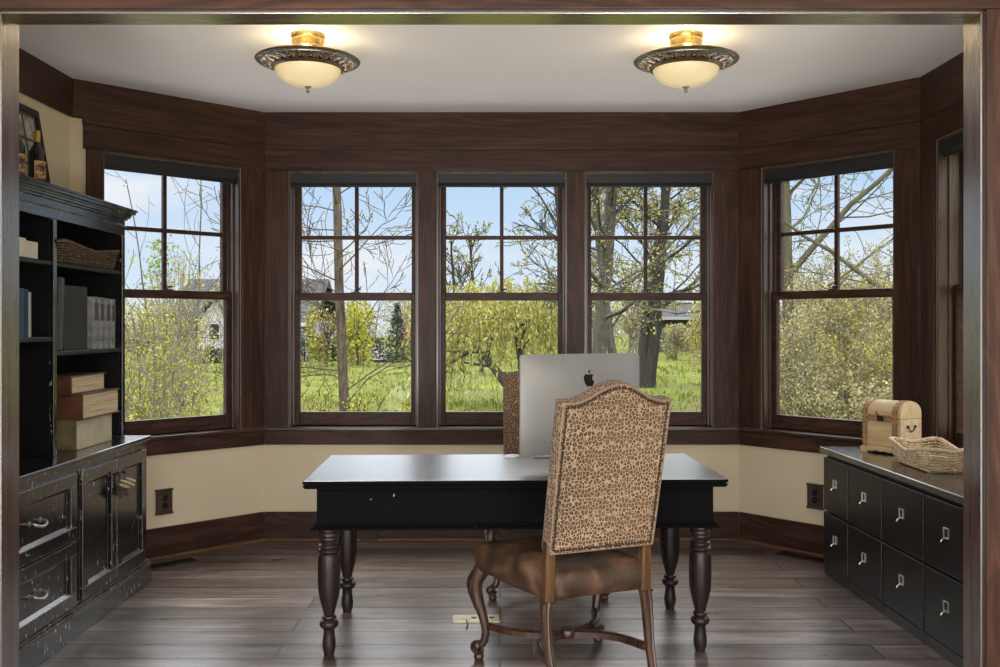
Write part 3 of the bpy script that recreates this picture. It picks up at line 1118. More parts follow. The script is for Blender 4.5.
m = M('aged_pages', (0.6, 0.48, 0.3), 0.7)
n1 = m.noise(m.coord((3, 3, 220)), 1.0, 3)
m.color(m.ramp(n1, [(0.3, (0.36, 0.25, 0.13)), (0.5, (0.58, 0.45, 0.28)), (0.7, (0.70, 0.58, 0.40))]))
PAGES = m.m
BR1 = plain('brown_book_leather', (0.075, 0.036, 0.020), 0.42, var=0.4, scale=9)
BR2 = plain('red_brown_book_leather', (0.10, 0.042, 0.022), 0.42, var=0.4, scale=9)
OLV = plain('olive_box_cloth', (0.13, 0.105, 0.055), 0.5, var=0.4, scale=14)
CRM = plain('cream_box_side', (0.47, 0.42, 0.28), 0.55, var=0.2, scale=10)
G3 = 'stack of large books in the bookcase'
bx = thing('storage_box', 'cream and olive box file, the bottom one of the book stack', 'box', (-2.14, 4.845, 0.81), 0, G3)
MB().box(-0.092, 0.098, -0.205, 0.205, 0.003, 0.142).build('box_body', CRM, bx, bevel=0.002)
MB().box(-0.094, 0.094, -0.210, -0.2045, 0, 0.146).box(-0.094, 0.100, -0.207, 0.207, 0.142, 0.147).box(-0.094, 0.101, -0.208, 0.208, -0.0, 0.004).build('cloth_cover', OLV, bx, bevel=0.001)
book('large_book', 'thick red-brown book with cream page edges, the middle one of the stack', 'book', G3, -2.225, -2.015, 4.635, 5.095, 0.957, 1.083, BR2, PAGES)
book('large_book', 'brown leather book with cream page edges, topmost of the stack', 'book', G3, -2.225, -2.045, 4.58, 4.99, 1.083, 1.172, BR1, PAGES)

# files on the middle shelf
GREYF = plain('grey_marbled_file', (0.21, 0.215, 0.22), 0.4, var=0.5, scale=26)
BLKF = plain('black_file_cloth', (0.016, 0.015, 0.016), 0.5)
CHARF = plain('charcoal_file', (0.055, 0.055, 0.06), 0.42)


def upright(name, label, cat, group, yc, th, h, z, mat, xf=-2.078, depth=0.15, lean=0.0, ring=True, wedge=0.0):
    r = thing(name, label, cat, (xf, yc, z), 0, group)
    R_ = Matrix.Rotation(lean, 4, 'X')
    pts = [(-depth, -th / 2), (0, -th / 2), (0.006, -th / 4), (0.006, th / 4), (0, th / 2), (-depth, th / 2)]
    MB().prism(pts, 0.0, h).xf(R_).build('cover', mat, r, bevel=0.002)
    if ring:
        MB().box(0.0055, 0.0075, -th * 0.36, th * 0.36, h * 0.55, h * 0.88).xf(R_).build('spine_label', CHARF if mat is not CHARF else GREYF, r)
        MB().lathe([(0.010, 0), (0.010, 0.002), (0.006, 0.0025), (0.006, 0)], 14, (0.006, 0, h * 0.18), 'x').xf(R_).build('finger_ring', IRON, r)
    return r


GF = 'files standing on the middle shelf'
upright('box_file', 'slim charcoal file leaning at the left end of the middle shelf', 'file', GF, 4.535, 0.055, 0.345, ZS2 + 0.003, CHARF, lean=radians(-3.2), ring=False)
upright('magazine_file', 'wide black file box beside the leaning charcoal file', 'file', GF, 4.755, 0.26, 0.315, ZS2, BLKF, xf=-2.10, depth=0.13, ring=False)
lb = ['first grey marbled binder, next to the wide black file', 'second grey marbled binder from the wide black file', 'third grey marbled binder from the wide black file', 'last grey marbled binder, against the end of the shelf']
for k in range(4):
    upright('ring_binder', lb[k], 'binder', GF, 4.930 + 0.075 * k, 0.058, 0.268 - 0.002 * k, ZS2, GREYF, depth=[0.15, 0.12, 0.07, 0.045][k])
BLUE = [plain('blue_book_cloth', (0.018, 0.07, 0.12), 0.5), plain('navy_book_cloth', (0.018, 0.035, 0.075), 0.5), plain('pale_book_spine', (0.34, 0.36, 0.36), 0.5)]
lb = ['teal-blue book on the left shelf, next to the doorway post', 'navy book between the teal and the pale one on the left shelf', 'thin pale-spined book at the right of the blue ones']
yy = 4.135
for k in range(3):
    th = (0.055, 0.038, 0.022)[k]
    upright('upright_book', lb[k], 'book', 'books on the left lower shelf', yy + th / 2, th - 0.002, (0.215, 0.212, 0.20)[k], ZS3, BLUE[k], depth=0.13, ring=False)
    yy += th
r = thing('paper_box', 'white box with its lid on the upper left shelf', 'box', (-2.15, 4.20, ZS1))
MB().box(-0.07, 0.075, -0.12, 0.112, 0, 0.075).build('box_body', plain('white_card', (0.62, 0.58, 0.50), 0.6), r, bevel=0.002)
MB().box(-0.07, 0.062, -0.12, 0.03, 0.0755, 0.087).build('lid', plain('ivory_card', (0.66, 0.63, 0.56), 0.6), r, bevel=0.002)

# ------------------------------------------------------------------ filing cabinets and their worktop, right
CF0, CF1 = Vector((1.887, 3.84)), Vector((1.848, 5.49))     # front line, near to far
cd = (CF1 - CF0).normalized()
cn = Vector((cd.y, -cd.x))                                    # towards the wall (+x)
CANG = atan2(cd.y, cd.x)
xw = A_R.x - 0.03


def cab_plan(a, b, inset=0.0):
    """plan of a cabinet between two distances along the front line, clipped by the right and angled walls"""
    p0 = CF0 + cd * a + cn * inset
    p1 = CF0 + cd * b + cn * inset

    def clip(p):
        # go along cn until the right wall or the angled wall
        k1 = (xw - p.x) / cn.x
        nrm = Vector((dR.y, -dR.x)).normalized()              # inward/outward normal of the angled wall
        off = 0.032
        q0 = B_R + Vector((-abs(nrm.x), -abs(nrm.y))) * off
        den = cn.x * dR.y - cn.y * dR.x
        k2 = ((q0.x - p.x) * dR.y - (q0.y - p.y) * dR.x) / den
        return k1, k2
    k1a, k2a = clip(p0)
    k1b, k2b = clip(p1)
    pts = [p0, p1]
    kb = min(k1b, max(k2b, 0.004)) if k2b < k1b else k1b
    pts.append(p1 + cn * kb)
    if k2b < k1b and k2a > k1a:
        # corner where both walls meet
        q0 = B_R + Vector((-0.6687, -0.7435)) * 0.032
        tt = (xw - q0.x) / dR.x
        pts.append(Vector((xw, q0.y + dR.y * tt)))
    ka = min(k1a, k2a)
    pts.append(p0 + cn * ka)
    return [(p.x, p.y) for p in pts]


LCAB = (CF1 - CF0).length
edges = [0.0, 0.415, 0.855, 1.285, LCAB]
labs = ['black two-drawer filing unit nearest the doorway post on the right', 'second black two-drawer filing unit from the doorway post', 'third black two-drawer filing unit, below the wicker basket', 'far black two-drawer filing unit, next to the carved wall outlet']
SQ = plain('nickel_pull', (0.62, 0.61, 0.58), 0.28, 1.0)
for k in range(4):
    a, b = edges[k] + 0.004, edges[k + 1] - 0.004
    cen = CF0 + cd * ((a + b) / 2)
    u = thing('filing_cabinet', labs[k], 'filing cabinet', (cen.x, cen.y, 0), CANG - pi / 2, 'row of black filing units')
    Rv = Matrix.Rotation(-(CANG - pi / 2), 4, 'Z') @ Matrix.Translation((-cen.x, -cen.y, 0))
    poly = cab_plan(a, b, 0.022)
    pb = cab_plan(a, b, 0.006)
    MB().prism(poly, 0.055, 0.689).xf(Rv).build('carcass', BLK_CAB, u, bevel=0.002)
    MB().prism(pb, 0.0, 0.053).xf(Rv).build('base', BLK_CAB, u, bevel=0.003)
    h = (b - a) / 2 - 0.003
    for z0, z1 in ((0.061, 0.357), (0.368, 0.668)):
        d = MB().box(0.0, 0.0215, -h, h, z0, z1).build('drawer', BLK_CAB, u, bevel=0.004)
        zc = (z0 + z1) / 2 + 0.02
        p = MB()
        s_, w_ = 0.020, 0.0024
        p.box(-0.005, 0.001, -s_, s_, zc + s_ - w_, zc + s_ + w_).box(-0.005, 0.001, -s_, s_, zc - s_ - w_, zc - s_ + w_).box(-0.005, 0.001, -s_ - w_, -s_ + w_, zc - s_ - w_, zc + s_ + w_).box(-0.005, 0.001, s_ - w_, s_ + w_, zc - s_ - w_, zc + s_ + w_)
        p.tube([(-0.003, 0, zc - s_ + 0.002), (-0.018, 0, zc - s_ - 0.006), (-0.024, 0, zc - s_ - 0.016)], [0.004, 0.0035, 0.004], 8)
        p.build('pull', SQ, d, bevel=0.001)
wt = thing('worktop', 'long polished black worktop lying over the filing units', 'worktop', (0, 0, 0))
MB().prism(cab_plan(-0.03, LCAB + 0.012, -0.018), 0.690, 0.722).build('top_slab', WORKTOP, wt, bevel=0.005)
ZW = 0.722

# wooden chest
m = M('pale_chest_wood', (0.55, 0.4, 0.22), 0.5)
n1 = m.noise(m.coord((3, 30, 30)), 1.0, 5, 0.6, 0.5)
m.color(m.ramp(n1, [(0.3, (0.46, 0.31, 0.15)), (0.55, (0.60, 0.44, 0.24)), (0.75, (0.68, 0.53, 0.33))]))
CHW = m.m
STRAP = plain('tan_chest_strap', (0.34, 0.205, 0.09), 0.5, var=0.2)
STUD = plain('dark_chest_stud', (0.05, 0.035, 0.022), 0.4, 0.6)
f0, f1 = Vector((2.000, 5.300)), Vector((2.128, 5.100))
fd = (f1 - f0).normalized()
fm = (f0 + f1) / 2
CW_, CD_ = (f1 - f0).length, 0.185
an = atan2(fd.y, fd.x)
back = Vector((-fd.y, fd.x))
cc = fm + back * (CD_ / 2)
ch = thing('chest', 'small pale wooden trunk with a domed lid and studded bands on the worktop', 'chest', (cc.x, cc.y, ZW), an)
hw_, hd = CW_ / 2, CD_ / 2
ZB, ZM, ZTOP = 0.028, 0.190, 0.285
MB().box(-hw_, hw_, -hd, hd, ZB, ZM).build('box_body', CHW, ch, bevel=0.002)
arc = [(-hd, ZM + 0.002)]
for i in range(13):
    tt = pi - pi * i / 12
    arc.append((hd * cos(tt), ZM + 0.030 + (ZTOP - ZM - 0.030) * sin(tt)))
arc.append((hd, ZM + 0.002))
MB().prism(arc, -hw_, hw_, 'x').build('lid', CHW, ch, bevel=0.002, smooth=35)
bs = MB()
e_ = 0.008
fa = [(-hw_ - e_, 0), (-hw_ + 0.035, 0), (-hw_ + 0.045, 0.012), (-hw_ + 0.065, 0.007), (-0.03, 0.015), (0, 0.008), (0.03, 0.015), (hw_ - 0.065, 0.007), (hw_ - 0.045, 0.012), (hw_ - 0.035, 0), (hw_ + e_, 0), (hw_ + e_, 0.030), (-hw_ - e_, 0.030)]
bs.prism(fa, -hd - e_, -hd + 0.006, 'y').prism(fa, hd - 0.006, hd + e_, 'y')
fb_ = [(-hd - e_ + 0.0005, 0), (-hd + 0.03, 0), (-hd + 0.045, 0.012), (hd - 0.045, 0.012), (hd - 0.03, 0), (hd + e_ - 0.0005, 0), (hd + e_ - 0.0005, 0.0295), (-hd - e_ + 0.0005, 0.0295)]
bs.prism(fb_, -hw_ - e_ + 0.0005, -hw_ + 0.006, 'x').prism(fb_, hw_ - 0.006, hw_ + e_ - 0.0005, 'x')
bs.build('bracket_base', CHW, ch, bevel=0.0015)
sb, sd = MB(), MB()
for x in (-hw_ + 0.018, hw_ - 0.034):
    path = [(-hd, ZB + 0.002)] + arc + [(hd, ZB + 0.002)]
    n = len(path)
    for i in range(n - 1):
        p, q = path[i], path[i + 1]
        def outp(pt):
            cx, cz = 0.0, ZM * 0.7
            vv = Vector((pt[0] - cx, pt[1] - cz)).normalized()
            return (pt[0] + vv.x * 0.0035, pt[1] + vv.y * 0.0035)
        sb.prism([p, q, outp(q), outp(p)], x - 0.016, x + 0.016, 'x')
    for side in (-1, 1):
        for j in range(7):
            z = ZB + 0.018 + j * 0.029
            for dx in (-0.012, 0.012):
                sd.ball((x + dx, side * (hd + 0.0035), min(z, ZM + 0.03)), 0.0036, 6, 4)
    for i in range(9):
        tt = pi * (i + 0.5) / 9
        for dx in (-0.012, 0.012):
            sd.ball((x + dx, hd * 1.035 * cos(tt), ZM + 0.031 + (ZTOP - ZM - 0.028) * sin(tt)), 0.0036, 6, 4)
sb.box(-hw_ + 0.034, hw_ - 0.05, -hd - 0.003, -hd, ZM - 0.020, ZM - 0.003).box(-hw_ + 0.034, hw_ - 0.05, -hd - 0.003, -hd, ZM + 0.003, ZM + 0.020)
for i in range(6):
    for z in (ZM - 0.011, ZM + 0.011):
        sd.ball((-hw_ + 0.05 + i * (2 * hw_ - 0.10) / 5.6, -hd - 0.003, z), 0.0034, 6, 4)
    sd.ball((-hw_ + 0.05 + i * (2 * hw_ - 0.10) / 5.6, -hd - 0.001, ZB + 0.012), 0.0034, 6, 4)
sb.build('studded_bands', STRAP, ch)
sd.build('stud_border', STUD, ch, smooth=180)
la = MB().box(-0.022, 0.016, -hd - 0.008, -hd - 0.002, ZM - 0.014, ZM + 0.014).lathe([(0.009, -0.012), (0.009, 0)], 12, (-0.002, -hd - 0.002, ZM), 'y')
la.tube([(-0.028, -hd - 0.006, ZM + 0.034), (-0.020, -hd - 0.012, ZM + 0.026), (-0.012, -hd - 0.012, ZM + 0.012)], 0.004, 6).tube([(0.016, -hd - 0.006, ZM + 0.012), (0.022, -hd - 0.012, ZM - 0.002), (0.012, -hd - 0.010, ZM - 0.016)], 0.004, 6)
la.build('latch', DARKIRON, ch, bevel=0.001)
hdl = MB()
zh = 0.150
for sy in (-1, 1):
    hdl.ball((hw_ + 0.003, sy * 0.032, zh), 0.008, 8, 6)
hdl.tube([(hw_ + 0.006, -0.032 + 0.064 * i / 10, zh - 0.026 * sin(pi * i / 10)) for i in range(11)], 0.0028, 6)
hdl.build('handle', DARKIRON, ch, smooth=60)

# pale wicker basket with two small things in it
bk2 = thing('wicker_basket', 'pale wicker tray basket with a dipped rim beside the wooden chest', 'basket', (2.110, 4.690, ZW), radians(-2))
basket(bk2, 0.37, 0.185, 0.116, 0.036, WICK_P, 0.042, 0.0085, 8, 40, 0.0052)
sbr = thing('scrub_brush', 'wooden scrub brush with dark bristles lying in the wicker basket', 'brush', (2.05, 4.74, ZW + 0.010), radians(60))
MB().ball((0, 0, 0.055), 0.05, 18, 10, (1.0, 0.62, 0.42)).build('wooden_back', CHW, sbr, smooth=180)
bb = MB()
for i in range(9):
    for j in range(5):
        x, y = -0.034 + i * 0.0085, -0.018 + j * 0.009
        bb.tube([(x, y, 0.0), (x * 0.96, y * 0.96, 0.042)], 0.0038, 5)
bb.build('bristles', plain('brush_bristle', (0.20, 0.13, 0.07), 0.8), sbr)
cl = thing('folded_cloth', 'folded pale green cloth at the near end of the wicker basket', 'cloth', (2.075, 4.545, ZW + 0.010), radians(12))
GRC = plain('pale_green_cloth', (0.45, 0.50, 0.33), 0.9)
q = MB()
for i in range(3):
    rings = []
    for zz, gx in ((0.0, 0.0), (0.004, 0.006), (0.016, 0.006), (0.020, 0.0)):
        rings.append([((0.055 + gx - 0.002 * i) * cos(a_) * (1 if abs(cos(a_)) > .7 else 1.0), (0.045 + gx) * sin(a_), i * 0.021 + zz + 0.003 * sin(3 * a_ + i)) for a_ in [2 * pi * j / 20 for j in range(20)]])
    q.loft(rings)
q.build('cloth_folds', GRC, cl, smooth=60)

# ------------------------------------------------------------------ the desk
dk = thing('desk', 'long black writing desk with turned legs in the middle of the room', 'desk', (0.058, 4.462, 0), radians(1.9))
DW, DD = 0.900, 0.412
tt = MB()
for ins, z0, z1 in ((0.006, 0.727, 0.735), (0.0, 0.735, 0.741), (0.007, 0.741, 0.747), (0.0, 0.747, 0.760)):
    tt.box(-DW + ins, DW - ins, -DD + ins, DD - ins, z0, z1)
tt.build('tabletop', BLK_DESK, dk, bevel=0.002)
MB().box(-DW + 0.004, DW - 0.004, -DD + 0.004, DD - 0.004, 0.7595, 0.7612).build('polished_top', DESKTOP, dk)
AX, AY = 0.848, 0.362
ap = MB().box(-AX, AX, -AY, -AY + 0.022, 0.560, 0.728).box(-AX, AX, AY - 0.022, AY, 0.560, 0.728).box(-AX, -AX + 0.022, -AY + 0.022, AY - 0.022, 0.560, 0.728).box(AX - 0.022, AX, -AY + 0.022, AY - 0.022, 0.560, 0.728)
ap.build('apron', BLK_DESK, dk, bevel=0.002)
am = MB()
for ex, z0, z1 in ((0.026, 0.548, 0.558), (0.018, 0.558, 0.564), (0.009, 0.564, 0.572)):
    for a in (-1, 1):
        x0, x1 = sorted((a * (AX + ex), a * (AX - 0.09)))
        am.box(-AX - ex, AX + ex, *sorted((a * (AY + ex), a * (AY - 0.09))), z0, z1)
        am.box(x0, x1, -AY + 0.09, AY - 0.09, z0, z1)
am.build('apron_moulding', BLK_DESK, dk, bevel=0.003)
LEGP = [(0.0, 0.548), (0.052, 0.548), (0.052, 0.536), (0.042, 0.530), (0.047, 0.522), (0.047, 0.516), (0.040, 0.508), (0.043, 0.500), (0.040, 0.492), (0.037, 0.486), (0.037, 0.480), (0.044, 0.474),
        (0.044, 0.466), (0.038, 0.461), (0.046, 0.455), (0.049, 0.448), (0.046, 0.441), (0.039, 0.436), (0.045, 0.426), (0.0475, 0.412), (0.0485, 0.37), (0.0485, 0.32), (0.047, 0.285), (0.043, 0.255), (0.036, 0.225),
        (0.029, 0.200), (0.0245, 0.182), (0.023, 0.173), (0.030, 0.169), (0.032, 0.163), (0.029, 0.157), (0.026, 0.153), (0.035, 0.148), (0.041, 0.139), (0.041, 0.130), (0.036, 0.121), (0.026, 0.115), (0.0235, 0.105),
        (0.025, 0.085), (0.0285, 0.060), (0.0295, 0.045), (0.0275, 0.025), (0.023, 0.010), (0.021, 0.0), (0.0, 0.0)]
lg0 = None
for sx in (-1, 1):
    for sy in (-1, 1):
        if lg0 is None:
            lg0 = MB().lathe(LEGP[1:-1], 28).build('leg', BLK_TURNED, dk, smooth=38)
            o = lg0
        else:
            o = lg0.copy(); C.objects.link(o)
        o.location = (sx * 0.803, sy * 0.312, 0)

# ------------------------------------------------------------------ the two leopard-back chairs


def superoutline(wr, wf, yr, yf, rad, n=9):
    """trapezoid with rounded corners, counter-clockwise from the rear left"""
    cs = [(-wr, yr), (wr, yr), (wf, yf), (-wf, yf)]
    out = []
    for i in range(4):
        p, a, b = Vector(cs[i]), Vector(cs[i - 1]), Vector(cs[(i + 1) % 4])
        r_ = rad[i]
        pa, pb = p + (a - p).normalized() * r_, p + (b - p).normalized() * r_
        for k in range(n):
            t_ = k / (n - 1)
            out.append(pa * (1 - t_) ** 2 + p * 2 * t_ * (1 - t_) + pb * t_ ** 2)
    # densify long edges
    res = []
    for i in range(len(out)):
        p, q = out[i], out[(i + 1) % len(out)]
        k = 10 if i % n == n - 1 else 1
        for j in range(k):
            res.append(p.lerp(q, j / k))
    return res


def make_chair(label):
    r = thing('dining_chair', label, 'chair', (0, 0, 0), 0, 'leopard-backed chairs at the desk')
    # ---- seat cushion
    rings = []
    for z, ins in ((0.372, 0.012), (0.378, 0.0), (0.41, -0.006), (0.445, -0.006), (0.468, 0.004), (0.484, 0.022), (0.497, 0.055), (0.507, 0.105), (0.512, 0.17)):
        ol = superoutline(0.222 - ins * 0.8, 0.310 - ins, -0.262 + ins, 0.285 - ins, (0.03, 0.03, 0.06, 0.06))
        rings.append([(p.x, p.y, z + 0.012 * max(0, p.y) / 0.28) for p in ol])
    MB().loft(rings).build('seat', LEATHER, r, smooth=180)
    # ---- back: camel-topped upholstered slab, leaning
    LEANA = atan2(0.130, 0.60)
    yb, zb = -0.292, 0.552

    def lean(x, y, h):
        # h along the back, y thickness (0 = rear face, + = forward)
        return (x, yb + y * cos(LEANA) - h * sin(LEANA), zb + h * cos(LEANA) + y * sin(LEANA))

    def camel(x):
        ax = abs(x)
        return 0.594 + (0.068 * (0.5 + 0.5 * cos(pi * ax / 0.195)) if ax < 0.195 else 0.0)

    def outl(ins):
        pts = []
        wb, wt = 0.229 - ins, 0.233 - ins
        for i in range(12):
            h = ins + (camel(0.24) - 2 * ins) * i / 12
            pts.append((wb + (wt - wb) * i / 12, h))
        for i in range(41):
            x = wt - 2 * wt * i / 40
            pts.append((x, camel(x) - ins))
        for i in range(12):
            h = ins + (camel(0.24) - 2 * ins) * (11 - i) / 12
            pts.append((-(wb + (wt - wb) * (11 - i) / 12), h))
        for i in range(1, 10):
            pts.append((-wb + 2 * wb * i / 10, ins))
        return pts
    TH = 0.078
    rings = []
    for y, ins in ((0.004, 0.012), (0.0, 0.006), (0.002, 0.001), (0.008, 0.0), (TH - 0.02, 0.0), (TH - 0.006, 0.004), (TH + 0.004, 0.016), (TH + 0.012, 0.05), (TH + 0.016, 0.10)):
        rings.append([lean(x, y, h) for x, h in outl(ins)])
    # rear face filled with a slightly sunk panel
    MB().loft(rings).build('backrest', LEOPARD, r, smooth=50)
    nb = MB()
    path = outl(0.017)
    # resample at even spacing
    P = [Vector(p) for p in path] + [Vector(path[0])]
    acc, step, nxt = 0.0, 0.0128, 0.0
    for i in range(len(P) - 1):
        d = (P[i + 1] - P[i]).length
        while nxt <= acc + d and d > 1e-9:
            q = P[i].lerp(P[i + 1], (nxt - acc) / d)
            nb.ball(lean(q.x, 0.0015, q.y), 0.0056, 6, 4)
            nxt += step
        acc += d
    nb.build('nailhead_trim', NAIL, r, smooth=180)
    WELT = plain('tan_welt', (0.20, 0.135, 0.085), 0.8) if 'tan_welt' not in bpy.data.materials else bpy.data.materials['tan_welt']
    MB().tube([lean(x, 0.0035, h) for x, h in outl(0.0045)], 0.0042, 6, closed=True).build('welt', WELT, r, smooth=180, fix=False)
    # ---- rear posts (between seat and back) and rear legs
    for sx in (-1, 1):
        q = MB()
        rings = []
        for z, y, hx, hy in ((0.370, -0.250, 0.021, 0.024), (0.40, -0.252, 0.021, 0.023), (0.50, -0.256, 0.021, 0.022), (0.60, -0.262, 0.020, 0.021)):
            rings.append([(sx * 0.212 + a * hx, y + b * hy, z) for a, b in ((-1, -0.7), (-0.7, -1), (0.7, -1), (1, -0.7), (1, 0.7), (0.7, 1), (-0.7, 1), (-1, 0.7))])
        q.loft(rings)
        q.build('back_post', CHAIRPOST, r, smooth=35)
        q = MB()
        ctr = [(0.0, -0.318, 0.055), (0.0, -0.305, 0.09), (0.002, -0.283, 0.15), (0.004, -0.268, 0.21), (0.004, -0.258, 0.28), (0.003, -0.252, 0.34), (0.0, -0.250, 0.372)]
        rings = []
        for i, (dx, y, z) in enumerate(ctr):
            hx = (0.0155, 0.0155, 0.016, 0.0175, 0.019, 0.021, 0.022)[i]
            hy = (0.018, 0.018, 0.019, 0.021, 0.023, 0.024, 0.025)[i]
            rings.append([(sx * (0.214 + dx * 2) + a * hx, y + b * hy, z) for a, b in ((-1, -0.55), (-0.55, -1), (0.55, -1), (1, -0.55), (1, 0.55), (0.55, 1), (-0.55, 1), (-1, 0.55))])
        q.loft(rings)
        # flat collar, side bead, scrolled foot, pad
        x = sx * 0.214
        q.box(x - 0.023, x + 0.023, -0.277, -0.226, 0.366, 0.374)
        q.tube([(sx * (0.214 + c_[0] * 2) + sx * 0.004, c_[1] - (0.019, 0.019, 0.020, 0.022, 0.024, 0.025, 0.025)[i], c_[2]) for i, c_ in enumerate(ctr)], 0.006, 6)
        for ww in (-0.017, 0.017):
            q.lathe([(0.004, -0.004), (0.024, -0.004), (0.026, 0.0), (0.024, 0.004), (0.004, 0.004)], 16, (x + ww, -0.335, 0.058), 'x')
        q.lathe([(0.023, -0.016), (0.023, 0.016)], 18, (x, -0.335, 0.058), 'x')
        q.lathe([(0.013, 0.036), (0.014, 0.028), (0.020, 0.022), (0.021, 0.010), (0.016, 0.0)], 14, (x, -0.322, 0))
        q.build('leg', CHAIRWOOD, r, smooth=35)
    # ---- front cabriole legs with scrolled feet
    for sx in (-1, 1):
        q = MB()
        dirv = Vector((sx * 0.80, 0.60))
        base = Vector((sx * 0.270, 0.240))
        prof = [(0.006, 0.400, 0.030), (0.016, 0.372, 0.032), (0.034, 0.345, 0.031), (0.040, 0.315, 0.029), (0.036, 0.280, 0.026), (0.024, 0.240, 0.0225), (0.008, 0.195, 0.019), (-0.004, 0.150, 0.0165), (-0.008, 0.115, 0.0155), (-0.002, 0.085, 0.0155), (0.012, 0.064, 0.0155)]
        pts = [(base.x + dirv.x * o_, base.y + dirv.y * o_, z) for o_, z, rr in prof]
        q.tube(pts, [p[2] * 1.10 for p in prof], 12)
        # acanthus ridge on the knee and a bead down the front
        q.tube([(base.x + dirv.x * (o_ + rr * 0.86), base.y + dirv.y * (o_ + rr * 0.86), z) for o_, z, rr in prof[1:]], [0.009, 0.012, 0.012, 0.010, 0.008, 0.006, 0.005, 0.005, 0.005, 0.005], 6)
        tang = Vector((-dirv.y, dirv.x))
        for s2 in (-1, 1):
            q.tube([(base.x + dirv.x * (o_ + rr * 0.45) + tang.x * rr * 0.8 * s2, base.y + dirv.y * (o_ + rr * 0.45) + tang.y * rr * 0.8 * s2, z) for o_, z, rr in prof[1:6]], [0.007, 0.010, 0.009, 0.006, 0.003], 6)
        # foot scroll: spiral roll whose axis is tangential
        sc = Vector((base.x + dirv.x * 0.030, base.y + dirv.y * 0.030))
        sp = []
        for i in range(22):
            t_ = i / 21
            a_ = -2.6 + t_ * 8.2
            rr = 0.027 * (1 - 0.72 * t_)
            sp.append((sc.x + dirv.x * rr * cos(a_), sc.y + dirv.y * rr * cos(a_), 0.058 + rr * sin(a_)))
        q.tube(sp, [0.0105 - 0.004 * i / 21 for i in range(22)], 8, flat=(1.9, 1.0))
        q.ball((sc.x, sc.y, 0.058), 0.018, 10, 8)
        q.lathe([(0.014, 0.036), (0.013, 0.030), (0.021, 0.024), (0.022, 0.012), (0.016, 0.0)], 16, (base.x + dirv.x * 0.022, base.y + dirv.y * 0.022, 0))
        q.build('leg', CHAIRWOOD, r, smooth=50)
    # ---- serpentine X stretcher
    q = MB()
    cz = 0.150
    cen = Vector((0.0, 0.0))
    for (ex, ey, bow) in ((-0.252, 0.222, 0.055), (0.252, 0.222, -0.055), (-0.212, -0.272, -0.085), (0.212, -0.272, 0.055)):
        e_ = Vector((ex, ey))
        dv = (e_ - cen)
        nn = Vector((-dv.y, dv.x)).normalized()
        L_, R_ = [], []
        for i in range(15):
            t_ = i / 14
            p = cen + dv * t_ + nn * (bow * sin(pi * t_))
            tg = (dv + nn * bow * pi * cos(pi * t_)).normalized()
            nv = Vector((-tg.y, tg.x)) * 0.016
            L_.append(p + nv); R_.append(p - nv)
        rings = [[(L_[i].x, L_[i].y, cz - 0.013), (R_[i].x, R_[i].y, cz - 0.013), (R_[i].x, R_[i].y, cz + 0.009), ((R_[i].x * .75 + L_[i].x * .25), (R_[i].y * .75 + L_[i].y * .25), cz + 0.014), ((R_[i].x * .25 + L_[i].x * .75), (R_[i].y * .25 + L_[i].y * .75), cz + 0.014), (L_[i].x, L_[i].y, cz + 0.009)] for i in range(15)]
        q.loft(rings)
    q.lathe([(0.0, -0.016), (0.030, -0.016), (0.034, -0.010), (0.034, 0.010), (0.028, 0.018), (0.0, 0.018)][1:5], 20, (0, 0, cz))
    q.build('stretcher', CHAIRWOOD, r, smooth=40)
    return r


chA = make_chair('leopard-backed chair with brown leather seat in front of the desk, back turned')
chA.location = (0.276, 3.945, 0)
chA.rotation_euler = (0, 0, radians(23.5))
chB = copy_tree(chA)
chB['label'] = 'leopard-backed chair tucked in behind the desk, mostly hidden by the computer'
chB.location = (0.250, 5.20, 0)
chB.rotation_euler = (0, 0, radians(180))

# ------------------------------------------------------------------ computer, keyboard, mouse
im = thing('desktop_computer', 'silver all-in-one computer seen from behind on the desk', 'computer', (0.375, 4.432, 0.760), radians(28))
IW, IZ0, IZ1 = 0.325, 0.068, 0.524


def bulge(x, z):
    u = min(1, abs(x) / IW)
    w_ = min(1, abs(z - 0.296) / 0.228)
    return 0.006 + 0.052 * max(0.0, 1 - u ** 2.4) ** 0.9 * max(0.0, 1 - w_ ** 2.6) ** 0.9


b = MB()
NX, NZ = 40, 30
rx = []
for j in range(NZ):
    z = IZ0 + (IZ1 - IZ0) * j / (NZ - 1)
    for i in range(NX):
        x = -IW + 2 * IW * i / (NX - 1)
        kx = 0.0048 if (i in (0, NX - 1) and j in (0, NZ - 1)) else 0.0
        rx.append((x - kx * (1 if x > 0 else -1), -bulge(x, z), z - kx * (1 if z > 0.296 else -1)))
fs = []
for j in range(NZ - 1):
    for i in range(NX - 1):
        fs.append((j * NX + i, j * NX + i + 1, (j + 1) * NX + i + 1, (j + 1) * NX + i))
k0 = len(rx)
rim = [(i, 0) for i in range(NX)] + [(NX - 1, j) for j in range(1, NZ)] + [(i, NZ - 1) for i in range(NX - 2, -1, -1)] + [(0, j) for j in range(NZ - 2, 0, -1)]
for (i, j) in rim:
    p = rx[j * NX + i]
    rx.append((p[0], 0.004, p[2]))
n = len(rim)
for k in range(n):
    a, c_ = rim[k], rim[(k + 1) % n]
    fs.append((a[1] * NX + a[0], k0 + k, k0 + (k + 1) % n, c_[1] * NX + c_[0]))
fs.append(tuple(range(k0, k0 + n)))
b.add(rx, fs)
b.build('case', ALU, im, smooth=40)
MB().box(-IW + 0.006, IW - 0.006, 0.0045, 0.0065, IZ0 + 0.075, IZ1 - 0.006).build('screen', BLKPLASTIC, im)
